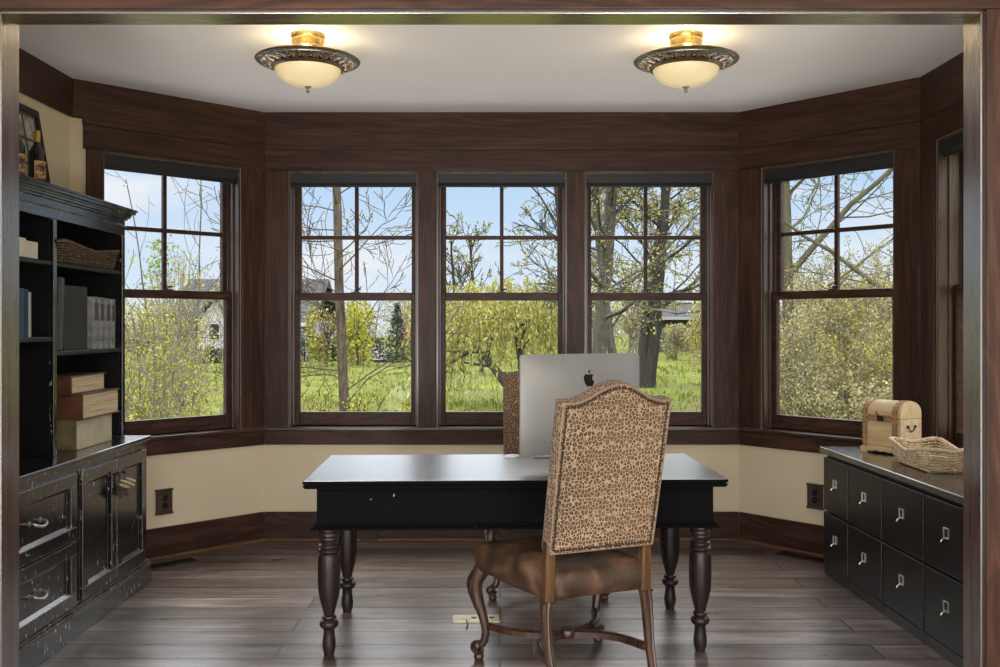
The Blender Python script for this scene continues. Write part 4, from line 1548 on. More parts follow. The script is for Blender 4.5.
# stand: plate bent forward under the case
prof = [(-0.050, 0.235), (-0.058, 0.225), (-0.098, 0.012), (-0.094, 0.0), (0.098, 0.0), (0.098, 0.006), (-0.080, 0.007), (-0.044, 0.215)]
MB().prism(prof, -0.095, 0.095, 'x').build('stand', ALU, im, bevel=0.002)
# fruit emblem: bitten apple and leaf, standing just proud of the case
sz = 0.0335
lx, lz = 0.010, 0.408


def emblem(pts, name):
    q = MB()
    vs = []
    for (x, z) in pts:
        X, Z = lx + x * sz, lz + z * sz
        vs.append((X, -bulge(X, Z) - 0.0012, Z))
    vs2 = [(p[0], p[1] + 0.003, p[2]) for p in vs]
    n_ = len(vs)
    q.add(vs + vs2, [tuple(range(n_)), tuple(range(n_, 2 * n_))[::-1]] + [(i, (i + 1) % n_, n_ + (i + 1) % n_, n_ + i) for i in range(n_)])
    q.build(name, BLKPLASTIC, im)


ap_ = [(0.0, 0.62), (-0.12, 0.66), (-0.30, 0.73), (-0.50, 0.70), (-0.68, 0.58), (-0.80, 0.40), (-0.85, 0.15), (-0.83, -0.12), (-0.75, -0.42), (-0.62, -0.70), (-0.45, -0.92), (-0.28, -1.0), (-0.12, -0.95), (0.0, -0.90), (0.14, -0.94), (0.28, -1.0), (0.44, -0.94), (0.58, -0.76), (0.72, -0.52), (0.80, -0.34), (0.66, -0.24), (0.55, -0.08), (0.51, 0.12), (0.56, 0.32), (0.68, 0.46), (0.74, 0.50), (0.62, 0.64), (0.46, 0.72), (0.28, 0.72), (0.12, 0.66)]
emblem(ap_, 'emblem')
emblem([(0.0, 0.78), (0.02, 0.98), (0.12, 1.16), (0.28, 1.28), (0.38, 1.30), (0.36, 1.12), (0.26, 0.94), (0.12, 0.82)], 'emblem_leaf')
pt = MB()
for k in range(5):
    X = -0.215 + 0.028 * k
    Z = 0.128
    pt.box(X, X + 0.014, -bulge(X, Z) - 0.0008, -bulge(X, Z) + 0.004, Z, Z + 0.010)
pt.tube([(-0.13, -bulge(-0.13, 0.128) - 0.004, 0.132), (-0.10, -bulge(-0.1, .12) - 0.02, 0.128), (-0.075, -bulge(-0.08, .1) - 0.022, 0.10), (-0.06, -0.07, 0.04), (-0.05, -0.075, 0.004), (0.0, -0.085, 0.004)], 0.0026, 6)
pt.build('ports_and_cable', BLKPLASTIC, im)

kb = thing('keyboard', 'slim white keyboard lying on the desk behind the computer', 'keyboard', (0.30, 4.765, 0.760), radians(4))
MB().prism([(-0.058, 0.0), (0.058, 0.0), (0.058, 0.005), (-0.058, 0.013)], -0.14, 0.14, 'x').build('base', ALU, kb, bevel=0.002)
ky = MB()
for i in range(14):
    for j in range(5):
        x, y = -0.132 + 0.0193 * i, -0.050 + 0.0205 * j
        z = 0.013 - (y + 0.058) / 0.116 * 0.008
        ky.box(x, x + 0.016, y, y + 0.017, z - 0.001, z + 0.0022)
ky.build('keys', WHITE, kb, bevel=0.0008)
ms = thing('computer_mouse', 'low white mouse on the desk left of the computer', 'mouse', (0.058, 4.76, 0.760), radians(70))
MB().grid(lambda u, v: ((-0.056 + 0.112 * u), 0.030 * cos(pi * v) * (1 - (2 * u - 1) ** 4 * 0.35), 0.003 + 0.013 * (sin(pi * v) ** 0.6) * (max(0, 1 - (2 * u - 1) ** 2)) ** 0.5), 16, 13).box(-0.050, 0.050, -0.024, 0.024, 0.0, 0.004).build('mouse_shell', WHITE, ms, smooth=60)

# ------------------------------------------------------------------ outlets and floor vents


def carved_outlet(p0, ang, s_, z, label):
    o = thing('wall_outlet', label, 'outlet', (p0.x + cos(ang) * s_, p0.y + sin(ang) * s_, z), ang)
    w_, h_ = 0.050, 0.071
    q = MB().box(-w_, w_, 0.006, 0.0195, -h_, h_)
    q.box(-w_ - 0.006, w_ + 0.006, -0.002, 0.0195, h_ - 0.006, h_ + 0.006).box(-w_ - 0.006, w_ + 0.006, -0.002, 0.0195, -h_ - 0.006, -h_ + 0.006)
    for sx in (-1, 1):
        q.box(*sorted((sx * (w_ - 0.012), sx * w_)), 0.001, 0.0195, -h_ + 0.006, h_ - 0.006)
    q.build('carved_plate', CARVED, o, bevel=0.002)
    for sz in (-1, 1):
        MB().lathe([(0.019, 0), (0.019, -0.004), (0.016, -0.005), (0.016, 0)], 20, (0, 0.006, sz * 0.022), 'y').build('socket', BLKPLASTIC, o)


carved_outlet(A_L, aL, 0.545, 0.345, 'carved wooden outlet plate on the cream wall beside the bookcase')
carved_outlet(B_R, aR, 0.545, 0.364, 'carved wooden outlet plate on the cream wall beside the filing units')

fo = thing('floor_outlet', 'pale brass floor outlet set in the planks under the desk', 'outlet', (-0.115, 4.62, 0), radians(2))
PBR = plain('pale_brass_plate', (0.58, 0.54, 0.36), 0.4, 0.3)
MB().box(-0.112, 0.112, -0.055, 0.055, 0, 0.007).build('plate', PBR, fo, bevel=0.002)
q = MB()
for x in (-0.01, 0.035, 0.075):
    q.lathe([(0.014, 0.007), (0.014, 0.0085), (0.011, 0.009)], 14, (x, 0.004, 0)).box(x - 0.006, x - 0.003, -0.004, 0.012, 0.0085, 0.0095)
q.build('sockets', DARKIRON, fo)
MB().box(-0.1, -0.035, -0.024, 0.024, 0.0068, 0.0095).build('flip_lid', PBR, fo, bevel=0.0015)
cdn = MB().tube([(-0.047, -0.036, 0.006), (-0.044, -0.06, 0.004), (-0.040, -0.10, 0.004), (-0.046, -0.15, 0.004)], 0.004, 6)
cdn.build('cable', BLKPLASTIC, fo, smooth=60)

VENT = wood('floor_vent_wood', 'x', (0.010, 0.006, 0.004), (0.026, 0.014, 0.009), (0.05, 0.028, 0.018), 0.45)


def floor_vent(x, y, ang, label):
    o = thing('floor_vent', label, 'vent', (x, y, 0), ang)
    q = MB()
    L_, w_ = 0.165, 0.058
    q.box(-L_, L_, -w_, -w_ + 0.016, 0, 0.006).box(-L_, L_, w_ - 0.016, w_, 0, 0.006).box(-L_, -L_ + 0.018, -w_ + 0.016, w_ - 0.016, 0, 0.006).box(L_ - 0.018, L_, -w_ + 0.016, w_ - 0.016, 0, 0.006).box(-0.008, 0.008, -w_ + 0.016, w_ - 0.016, 0, 0.006)
    q.build('frame', VENT, o, bevel=0.001)
    q = MB()
    for i in range(22):
        xx = -L_ + 0.024 + i * (2 * L_ - 0.048) / 21
        q.box(xx - 0.003, xx + 0.003, -w_ + 0.017, w_ - 0.017, 0.001, 0.0045)
    q.build('slats', DARKIRON, o)


floor_vent(-1.965, 5.69, aL, 'dark slotted floor vent beside the left baseboard')
floor_vent(1.85, 5.855, aR, 'dark slotted floor vent beside the right baseboard')
bv = thing('baseboard_vent', 'dark wooden vent panel set in the back baseboard under the desk', 'vent', (-0.857, 6.286, 0), 0.0)
q = MB().box(-0.055, 0.055, -0.012, 0.0, 0.012, 0.135)
q.build('panel', WZ, bv, bevel=0.002)
q = MB()
for i in range(7):
    q.box(-0.042, 0.042, -0.015, -0.011, 0.028 + i * 0.014, 0.034 + i * 0.014)
q.build('slats', WX, bv)

# ------------------------------------------------------------------ outdoors
ZG = -0.5
m = M('lawn', (0.1, 0.16, 0.03), 0.9, 0, 0.1)
n1 = m.noise(m.coord((0.30, 0.30, 0.3)), 1.0, 5, 0.6)
n2 = m.noise(m.coord(), 3.2, 5, 0.7)
n3 = m.noise(m.coord(), 22, 2)
f = m.math('ADD', m.math('MULTIPLY', n1, 0.55), m.math('MULTIPLY', n2, 0.45))
c = m.ramp(f, [(0.40, (0.15, 0.125, 0.06)), (0.46, (0.09, 0.105, 0.015)), (0.52, (0.135, 0.15, 0.017)), (0.62, (0.19, 0.195, 0.04))])
c = m.mix(m.maprange(n3, 0.35, 0.7, 0.0, 0.45), c, (0.045, 0.075, 0.012))
m.color(c)
m.bump(m.math('ADD', n2, n3), 0.8, 0.08)
LAWN = m.m


def ground_z(x, y):
    return ZG + 0.10 * sin(x * 0.21 + 1.0) * sin(y * 0.17) * min(1, max(0, (y - 9) / 8)) + max(0, y - 40) * 0.004


gm = MB()
nx, ny = 60, 60
gm.grid(lambda u, v: (-130 + 260 * u, 6.4 + 130 * v ** 1.6, ground_z(-130 + 260 * u, 6.4 + 130 * v ** 1.6)), nx, ny)
struct(gm.build('ground', LAWN, smooth=180))
gm = MB().box(-130, -2.9, -20, 6.4, ZG - 0.1, ZG).box(2.9, 130, -20, 6.4, ZG - 0.1, ZG)
struct(gm.build('ground', LAWN))
BOUNCE = plain('pale_bounce_finish', (0.62, 0.60, 0.57), 0.8, var=0.08, scale=3)
struct(MB().prism([(-7.5, 5.0), (-2.7, 5.0), (-2.7, 5.6), (-1.68, 6.56), (1.70, 6.56), (2.65, 5.55), (2.65, 5.0), (7.5, 5.0), (7.5, 8.9), (-7.5, 8.9)], ZG + 0.01, ZG + 0.06).build('bounce_slab', BOUNCE))  # unseen slab added to bounce neutral light up onto the ceiling
GRAV = plain('path_concrete', (0.17, 0.165, 0.16), 0.9, spec=0.05)
pm = MB()
pm.grid(lambda u, v: (-6.25 - 3.2 * v + (u - 0.5) * (0.75 + 0.6 * v), 50 + 24 * v, ground_z(-6.25 - 3.2 * v, 50 + 24 * v) + 0.13), 3, 20)
o = pm.build('garden_path', GRAV)
struct(o)

# ---- houses across the lawn
SIDING = plain('grey_siding', (0.22, 0.225, 0.23), 0.7, var=0.15)
ROOFM = plain('grey_shingle', (0.060, 0.060, 0.063), 0.9, spec=0.03, var=0.35, scale=6)
WHT = plain('white_trim_paint', (0.36, 0.36, 0.36), 0.7)
DGL = plain('dark_house_glass', (0.02, 0.022, 0.026), 0.15)
BRSID = plain('brown_grey_siding', (0.045, 0.040, 0.036), 0.8, var=0.3)


def house(label, x0, x1, y0, y1, zb, ze, zr, wallm, gable_x=None, wins=()):
    h = thing('house', label, 'house', ((x0 + x1) / 2, y0, zb))
    cx = (x0 + x1) / 2
    hw_ = (x1 - x0) / 2
    MB().box(-hw_, hw_, 0, y1 - y0, 0, ze - zb).build('walls', wallm, h)
    d = y1 - y0
    r_ = MB().prism([(-0.5, ze - zb - 0.12), (d / 2, zr - zb), (d + 0.5, ze - zb - 0.12), (d + 0.5, ze - zb - 0.28), (d / 2, zr - zb - 0.16), (-0.5, ze - zb - 0.28)], -hw_ - 0.4, hw_ + 0.4, 'x')
    r_.build('roof', ROOFM, h)
    MB().box(-hw_ - 0.4, hw_ + 0.4, -0.56, -0.5, ze - zb - 0.36, ze - zb - 0.14).build('fascia', WHT if gable_x else SIDING, h)
    if gable_x is not None:
        gx, gw, gz = gable_x
        gx -= cx
        g_ = MB().prism([(gx - gw, 0), (gx + gw, 0), (gx + gw, ze - zb - 0.3), (gx, gz - zb), (gx - gw, ze - zb - 0.3)], -1.2, 0.5, 'y')
        g_.build('gable', WHT, h)
        MB().prism([(gx - gw - 0.3, ze - zb - 0.45), (gx, gz - zb + 0.12), (gx + gw + 0.3, ze - zb - 0.45), (gx + gw + 0.3, ze - zb - 0.25), (gx, gz - zb + 0.34), (gx - gw - 0.3, ze - zb - 0.25)], -1.5, 2.5, 'y').build('gable_roof', ROOFM, h)
    for (wx, wz, ww, wh, yy) in wins:
        wq = MB().box(wx - cx - ww / 2, wx - cx + ww / 2, yy - 0.06, yy + 0.02, wz - zb - wh / 2, wz - zb + wh / 2).build('window', WHT if gable_x else SIDING, h)
        MB().box(wx - cx - ww / 2 + 0.08, wx - cx + ww / 2 - 0.08, yy - 0.08, yy - 0.05, wz - zb - wh / 2 + 0.08, wz - zb + wh / 2 - 0.08).build('pane', DGL, wq)
    return h


house('long grey house with shingled roof and white gable across the left lawn', -18.7, -10.9, 55, 63, -0.45, 1.75, 4.3, SIDING, (-16.0, 1.0, 2.9),
      [(-18.1, 0.95, 0.7, 1.1, 0), (-17.35, 0.95, 0.6, 1.1, 0), (-16.0, 1.1, 0.7, 1.0, -1.2), (-12.4, 0.9, 0.9, 1.1, 0)])
house('dark grey-brown house half hidden by the big forked tree', 10.2, 17.5, 66, 73, -0.4, 2.2, 3.1, BRSID, None, [(12.6, 0.95, 1.0, 0.9, 0), (14.6, 0.95, 1.0, 0.9, 0)])

# ---- trees


def bark(name, a, b, sc=14):
    m = M(name, a, 0.9, 0, 0.15)
    n1 = m.noise(m.coord((sc, sc, sc * 0.25)), 1.0, 5, 0.65, 0.5)
    m.color(m.ramp(n1, [(0.32, a), (0.68, b)]))
    m.bump(n1, 0.5, 0.02)
    return m.m


def leafmat(name, cols):
    m = M(name, cols[0], 0.7, 0, 0.15)
    g_ = m.n('ShaderNodeNewGeometry')
    st = [(i / max(1, len(cols) - 1), c_) for i, c_ in enumerate(cols)]
    m.color(m.ramp(g_.outputs['Random Per Island'], st))
    tr = m.n('ShaderNodeBsdfTranslucent')
    ms = m.n('ShaderNodeMixShader')
    ms.inputs[0].default_value = 0.30
    m.l(m.b.inputs['Base Color'].links[0].from_socket, tr.inputs[0])
    m.l(m.b.outputs[0], ms.inputs[1]); m.l(tr.outputs[0], ms.inputs[2])
    m.l(ms.outputs[0], m.out.inputs['Surface'])
    return m.m


BK_BR = bark('brown_bark', (0.028, 0.022, 0.016), (0.13, 0.10, 0.07), 22)
BK_GR = bark('grey_bark', (0.028, 0.026, 0.020), (0.12, 0.105, 0.082), 18)
BK_TW = bark('pale_twig_bark', (0.10, 0.085, 0.065), (0.22, 0.19, 0.15))
BK_DK = bark('dark_bark', (0.018, 0.016, 0.014), (0.05, 0.045, 0.038))
BK_OL = bark('mossy_bark', (0.05, 0.047, 0.030), (0.12, 0.11, 0.065))
LF_Y = leafmat('spring_yellow_green_leaves', [(0.20, 0.21, 0.02), (0.32, 0.32, 0.03), (0.44, 0.42, 0.06)])
LF_G = leafmat('fresh_green_leaves', [(0.10, 0.16, 0.016), (0.17, 0.22, 0.022), (0.24, 0.28, 0.035)])
LF_O = leafmat('olive_young_leaves', [(0.17, 0.16, 0.04), (0.28, 0.26, 0.06), (0.40, 0.36, 0.11)])
LF_W = leafmat('willow_leaves', [(0.27, 0.26, 0.06), (0.40, 0.38, 0.09), (0.50, 0.47, 0.15)])
LF_L = leafmat('long_grass', [(0.07, 0.085, 0.015), (0.12, 0.14, 0.018), (0.19, 0.19, 0.045), (0.22, 0.20, 0.10)])
LF_D = leafmat('dark_conifer_needles', [(0.010, 0.022, 0.012), (0.022, 0.042, 0.022), (0.04, 0.065, 0.035)])
LF_H = leafmat('dark_hedge_leaves', [(0.012, 0.018, 0.010), (0.03, 0.04, 0.018), (0.07, 0.08, 0.03)])
LF_R = leafmat('pink_blossom', [(0.20, 0.045, 0.06), (0.30, 0.10, 0.12), (0.38, 0.18, 0.19)])
LF_T = leafmat('thicket_leaves', [(0.20, 0.19, 0.08), (0.32, 0.31, 0.11), (0.24, 0.20, 0.13), (0.42, 0.40, 0.17)])


class Tree:
    def __init__(s, seed):
        s.r = random.Random(seed)
        s.w = MB()
        s.lv = []
        s.lf = []
        s.tips = []

    def rv(s, k=1.0):
        r = s.r
        return Vector((r.gauss(0, k), r.gauss(0, k), r.gauss(0, k)))

    def leaf(s, p, size, elong=1.5, hang=None):
        r = s.r
        d = s.rv().normalized() if hang is None else (Vector((0, 0, -1)) + s.rv(hang)).normalized()
        n = s.rv().normalized()
        u = d.cross(n)
        if u.length < 1e-3:
            return
        u = u.normalized() * size * 0.5
        v = d * size * elong * r.uniform(0.7, 1.25)
        k = len(s.lv)
        p = Vector(p)
        s.lv += [tuple(p), tuple(p + v * 0.5 + u), tuple(p + v), tuple(p + v * 0.5 - u)]
        s.lf.append((k, k + 1, k + 2, k + 3))

    def branch(s, p, d, L, r0, lvl, P):
        r = s.r
        n = max(4, min(14, int(L / P['seg'])))
        pts, rad = [Vector(p)], [r0]
        d = Vector(d).normalized()
        taper = P['taper'][min(lvl, len(P['taper']) - 1)]
        up = P['up'][min(lvl, len(P['up']) - 1)]
        wob = P['wob'][min(lvl, len(P['wob']) - 1)]
        dirs = [d]
        for i in range(n):
            d = (d + s.rv(wob) + Vector((0, 0, up))).normalized()
            pts.append(pts[-1] + d * (L / n))
            rad.append(max(P['rmin'], r0 * (1 - (1 - taper) * (i + 1) / n)))
            dirs.append(d)
        s.w.tube(pts, rad, (9, 6, 4, 3, 3)[min(lvl, 4)])
        if lvl < P['levels']:
            k = P['kids'][lvl]
            for j in range(k):
                t = P['start'][lvl] + (1 - P['start'][lvl]) * (j + r.random()) / k
                i = min(n - 1, int(t * n))
                q = pts[i].lerp(pts[i + 1], t * n - i)
                a = radians(P['ang'][lvl]) * r.uniform(0.7, 1.3)
                side = dirs[i].cross(s.rv()).normalized()
                nd = dirs[i] * cos(a) + side * sin(a)
                s.branch(q, nd, L * P['lr'][lvl] * (1.05 - 0.5 * t) * r.uniform(0.7, 1.25), rad[i] * P['rr'], lvl + 1, P)
        if lvl >= P['leaf_lvl']:
            nl = P['leaves']
            for j in range(nl):
                t = r.random() ** 0.7
                i = min(n - 1, int(t * n))
                q = pts[i].lerp(pts[i + 1], t * n - i)
                s.leaf(q + s.rv(P['spread']), P['lsize'] * r.uniform(0.6, 1.3), P.get('elong', 1.5), P.get('hang'))

    def finish(s, name, label, cat, base, bk, lf, group=None, wood_name='trunk', leaf_name='foliage'):
        o = thing(name, label, cat, base, 0, group)
        B = Vector(base)
        if s.w.v:
            s.w.v = [(p[0] - B.x, p[1] - B.y, p[2] - B.z) for p in s.w.v]
            s.w.build(wood_name, bk, o, smooth=60, fix=False)
        if s.lv:
            q = MB()
            q.v = [(p[0] - B.x, p[1] - B.y, p[2] - B.z) for p in s.lv]
            q.f = s.lf
            q.build(leaf_name, lf, o, fix=False)
        return o


def PP(**k):
    d = dict(seg=0.3, levels=3, taper=(0.45, 0.3, 0.3, 0.3), up=(0.02, 0.04, 0.03, 0.0), wob=(0.05, 0.10, 0.14, 0.16), rmin=0.004, kids=(12, 6, 5), start=(0.3, 0.2, 0.15), ang=(58, 48, 45), lr=(0.42, 0.5, 0.5), rr=0.5,
             leaf_lvl=2, leaves=4, spread=0.03, lsize=0.04)
    d.update(k)
    return d


def gz(x, y):
    return ground_z(x, y) - 0.05


def tree(label, x, y, H, r0, seed, P, bk, lf, lean_=(0, 0, 1), name='tree', group='trees on the lawn', cat='tree'):
    T = Tree(seed)
    b = (x, y, gz(x, y))
    T.branch(b, lean_, H, r0, 0, P)
    return T.finish(name, label, cat, b, bk, lf, group)


# slim tree before the left back window
tree('slim upright tree with bare arching branches, right outside the left back window', -2.58, 16.0, 9.0, 0.088, 11,
     PP(seg=0.5, kids=(40, 9, 5), start=(0.06, 0.12, 0.15), ang=(62, 46, 42), lr=(0.26, 0.52, 0.5), up=(0.0, 0.03, 0.05, 0.05), wob=(0.018, 0.12, 0.16, 0.18), rr=0.17, rmin=0.006, leaf_lvl=3, leaves=1, lsize=0.028, taper=(0.6, 0.3, 0.3, 0.3)),
     BK_BR, LF_Y, (-0.010, 0, 1))
# big trees beyond the right back window
tree('tall grey-trunked tree at the left edge of the right back window', 1.95, 20.0, 9.5, 0.17, 23,
     PP(seg=0.5, kids=(26, 7, 5), start=(0.15, 0.15, 0.2), lr=(0.30, 0.5, 0.5), wob=(0.025, 0.12, 0.16, 0.18), rr=0.32, rmin=0.008, leaves=5, lsize=0.042), BK_GR, LF_O, (0.03, 0, 1))
tree('thinner leaning tree just right of the tall grey-trunked one', 2.75, 22.5, 8.0, 0.12, 29,
     PP(seg=0.5, kids=(22, 7, 4), start=(0.2, 0.15, 0.2), lr=(0.30, 0.5, 0.5), wob=(0.04, 0.12, 0.16, 0.18), rr=0.32, rmin=0.008, leaves=5, lsize=0.045), BK_GR, LF_O, (-0.02, 0, 1))
T = Tree(41)
bx_ = (4.80, 31.0, gz(4.80, 31.0))
Pb = PP(seg=0.6, kids=(16, 7, 5), start=(0.22, 0.15, 0.2), lr=(0.40, 0.5, 0.5), wob=(0.035, 0.12, 0.16, 0.18), rr=0.34, rmin=0.010, leaves=8, lsize=0.062)
T.branch(bx_, (0.09, 0, 1), 9.0, 0.24, 0, Pb)
T.branch((bx_[0] - 0.22, bx_[1], bx_[2]), (-0.02, 0, 1), 8.0, 0.17, 0, Pb)
T.finish('tree', 'big forked tree standing on the lawn behind the right back window', 'tree', bx_, BK_DK, LF_O, 'trees on the lawn')
# bare dark tree whose twigs hang into the middle window from the right
tree('dark bare tree with fine twigs at the upper right of the middle back window', 1.25, 15.5, 7.5, 0.075, 53,
     PP(seg=0.35, kids=(20, 7, 5), start=(0.30, 0.1, 0.1), ang=(65, 45, 40), lr=(0.20, 0.5, 0.55), up=(0.0, 0.02, -0.02, -0.04), rr=0.30, rmin=0.006, leaves=0, leaf_lvl=9, taper=(0.5, 0.3, 0.3, 0.3)), BK_DK, LF_O)
tree('thin bare dark tree rising above the willow, middle of the view', -0.72, 38.0, 5.6, 0.10, 59,
     PP(seg=0.4, kids=(10, 6, 4), start=(0.4, 0.2, 0.2), ang=(40, 38, 40), lr=(0.42, 0.5, 0.5), rr=0.45, rmin=0.012, leaves=1, lsize=0.09), BK_DK, LF_O, (-0.10, 0, 1))
tree('thin bare dark tree rising above the willow, left of the view', -1.5, 38.5, 5.4, 0.09, 61,
     PP(seg=0.4, kids=(10, 6, 4), start=(0.4, 0.2, 0.2), ang=(40, 38, 40), lr=(0.42, 0.5, 0.5), rr=0.45, rmin=0.012, leaves=1, lsize=0.09), BK_DK, LF_O, (-0.03, 0, 1))

# weeping willow
T = Tree(71)
wb = (0.62, 24.0, gz(0.62, 24.0))
Pw = PP(seg=0.3, levels=1, kids=(6, 3), start=(0.5, 0.3), ang=(50, 45), lr=(0.5, 0.5), wob=(0.05, 0.12), up=(0.02, 0.02), rr=0.5, rmin=0.01, leaf_lvl=9)
T.branch(wb, (-0.62, 0, 0.75), 2.3, 0.15, 0, Pw)
T.branch((0.70, 24.1, wb[2]), (-0.12, 0.1, 1), 2.5, 0.13, 0, Pw)
T.branch((-0.60, 24.0, wb[2] + 1.5), (-0.7, 0, -0.55), 1.3, 0.06, 0, PP(seg=0.3, levels=1, kids=(4, 3), start=(0.3, 0.3), lr=(0.5, 0.5), rmin=0.01, leaf_lvl=9))
T.branch((-0.3, 24.0, wb[2] + 1.7), (0.9, 0.1, 0.25), 2.0, 0.07, 0, Pw)
rr_ = T.r
for k in range(600):
    a = rr_.uniform(0, 2 * pi)
    rd = sqrt(rr_.uniform(0.02, 1.0))
    x = 0.10 + 2.35 * rd * cos(a)
    y = 24.0 + 1.5 * rd * sin(a)
    top = 1.70 + 0.50 * (1 - rd ** 2) + rr_.uniform(-0.7, 0.5)
    Ls = rr_.uniform(0.4, 1.6) * (0.45 + 0.95 * rd)
    if abs(x - 0.1) < 0.9 and rd < 0.9:
        Ls *= 0.6
    # arching out then hanging
    pts = []
    n = 12
    for i in range(n + 1):
        t_ = i / n
        pts.append(Vector((x + 0.12 * cos(a) * (1 - (1 - t_) ** 2) + 0.03 * rr_.gauss(0, 1), y + 0.1 * sin(a), top - ZG * 0 - Ls * t_ ** 1.15)))
    T.w.tube(pts, 0.005, 3)
    for i in range(n):
        for _ in range(2):
            T.leaf(pts[i].lerp(pts[i + 1], rr_.random()) + T.rv(0.02), 0.045, 2.6, 0.35)
T.finish('willow', 'weeping yellow-green willow with a leaning trunk behind the middle back window', 'tree', wb, BK_GR, LF_W, 'trees on the lawn')

# shrubs close outside the left angled window


def shrub(label, x, y, H, stems, seed, lf, bk, spread=0.35, leaves=7, lsize=0.03, kids=(9, 5), name='shrub', cat='shrub', group='leafy shrubs near the windows', start=0.15):
    T = Tree(seed)
    b = (x, y, gz(x, y))
    P = PP(seg=0.22, levels=2, kids=kids, start=(start, 0.1), ang=(38, 42), lr=(0.42, 0.5), up=(0.01, 0.03, 0.02), wob=(0.05, 0.10, 0.12), rr=0.5, rmin=0.0035, leaf_lvl=1, leaves=leaves, lsize=lsize, spread=0.035)
    for k in range(stems):
        a = 2 * pi * k / stems + T.r.uniform(-0.3, 0.3)
        s_ = spread * T.r.uniform(0.4, 1.3)
        T.branch((b[0] + 0.12 * cos(a), b[1] + 0.12 * sin(a), b[2]), (s_ * cos(a), s_ * sin(a), 1), H * T.r.uniform(0.7, 1.1), 0.016, 0, P)
    return T.finish(name, label, cat, b, bk, lf, group, 'stems')


shrub('tall many-stemmed shrub with young yellow-green leaves outside the left angled window', -4.0, 11.0, 2.35, 9, 101, LF_Y, BK_TW, 0.30, 6, 0.021, (11, 5))
shrub('lower yellow-green shrub at the right of the left angled window', -3.55, 10.2, 1.35, 7, 103, LF_Y, BK_TW, 0.55, 6, 0.019, (8, 5))
shrub('lower yellow-green shrub at the left of the left angled window, behind the bookcase', -4.55, 11.4, 1.7, 8, 104, LF_Y, BK_TW, 0.5, 6, 0.020, (9, 5))
shrub('slender bare-twigged sapling rising above the shrubs outside the left angled window', -4.2, 12.5, 4.2, 2, 107, LF_G, BK_GR, 0.12, 1, 0.025, (5, 3), 'sapling', 'tree', None, 0.4)
shrub('fine grey-twigged sapling with sparse buds behind the tall shrub on the left', -4.2, 14.0, 2.7, 4, 109, LF_T, BK_TW, 0.16, 4, 0.022, (9, 5), 'sapling', 'tree', None, 0.3)
shrub('low arching shrub with fresh green leaves at the foot of the left back window', -2.2, 14.0, 1.15, 8, 113, LF_Y, BK_DK, 0.8, 5, 0.024, (8, 4))

# dense growth outside the right angled window
T = Tree(131)
b = (3.55, 11.6, gz(3.55, 11.6))
Pr = PP(seg=0.35, kids=(22, 9, 6), start=(0.30, 0.12, 0.12), ang=(60, 50, 45), lr=(0.42, 0.5, 0.5), wob=(0.05, 0.12, 0.15, 0.18), rr=0.30, rmin=0.005, leaves=5, lsize=0.022, up=(0.0, 0.03, 0.0, -0.02))
T.branch(b, (0.01, 0, 1), 6.5, 0.085, 0, Pr)
T.branch((b[0] - 0.05, b[1], b[2] + 2.55), (0.62, 0.1, 0.78), 3.4, 0.042, 1, Pr)
T.branch((b[0] + 1.30, b[1] - 0.8, b[2] + 1.9), (-0.50, 0.25, 0.82), 3.2, 0.034, 1, Pr)
T.finish('tree', 'tall tree with a leaning bough and fine twigs outside the right angled window', 'tree', b, BK_OL, LF_O, 'trees on the lawn')
spec = [(3.5, 10.6, 2.15, 141, 'left'), (4.25, 10.4, 2.2, 142, 'near'), (4.0, 12.4, 2.6, 143, 'mid'), (5.0, 12.2, 2.6, 144, 'far'), (3.9, 9.6, 1.5, 145, 'low')]
lb = ['dense olive shrub at the left of the right angled window', 'dense olive shrub right outside the right angled window, behind the chest', 'tall olive thicket shrub in the middle of the right angled window', 'tall olive thicket shrub at the right edge of the right angled window', 'low twiggy shrub along the bottom of the right angled window']
for (x, y, H, sd_, _), l_ in zip(spec, lb):
    shrub(l_, x, y, H, 12, sd_, LF_T if sd_ % 2 else LF_O, BK_TW, 0.42, 15, 0.021, (12, 6))

# ---- background: round-headed trees, thickets, conifer, hedge


def blob_tree(label, x, y, top, rad, n, seed, lf, bk, lsize, squash=1.0, zb=None, name='tree', group='trees across the lawn', cat='tree', twigs=26, ground=True):
    T = Tree(seed)
    r = T.r
    b = (x, y, gz(x, y))
    squash = max(squash, (top - b[2]) / 2 / rad) if ground else squash
    zc_ = top - rad * squash
    T.w.tube([(x, y, b[2]), (x + r.uniform(-.1, .1) * rad, y, zc_)], [rad * 0.09, rad * 0.05], 6)
    for k in range(twigs):
        d = T.rv().normalized()
        d.z = abs(d.z) * 0.9 + 0.05
        st_ = Vector((x, y, b[2] + (zc_ - b[2]) * r.uniform(0.4, 1.0)))
        en = Vector((x + d.x * rad * 0.98, y + d.y * rad * 0.98, zc_ + (d.z * 1.02 - 0.15) * rad * squash))
        T.w.tube([st_, st_.lerp(en, 0.5) + T.rv(rad * 0.06), en], [rad * 0.03, rad * 0.018, rad * 0.006], 4)
    # clumps
    cl_ = [T.rv().normalized() * (r.random() ** 0.33) for _ in range(max(10, n // 45))]
    for k in range(n):
        c_ = r.choice(cl_) + T.rv(0.16)
        if c_.length > 1.08:
            c_ = c_.normalized() * r.uniform(0.8, 1.05)
        z = zc_ + c_.z * rad * squash
        if z < b[2] + 0.1:
            z = b[2] + r.uniform(0.1, 0.5)
        T.leaf((x + c_.x * rad, y + c_.y * rad, z), lsize * r.uniform(0.6, 1.3), 1.3)
    return T.finish(name, label, cat, b, bk, lf, group)


def px(u, Y):
    return (u - 500) / 960 * Y


def zy(y, Y):
    return HC - (y - 326) / 960 * Y


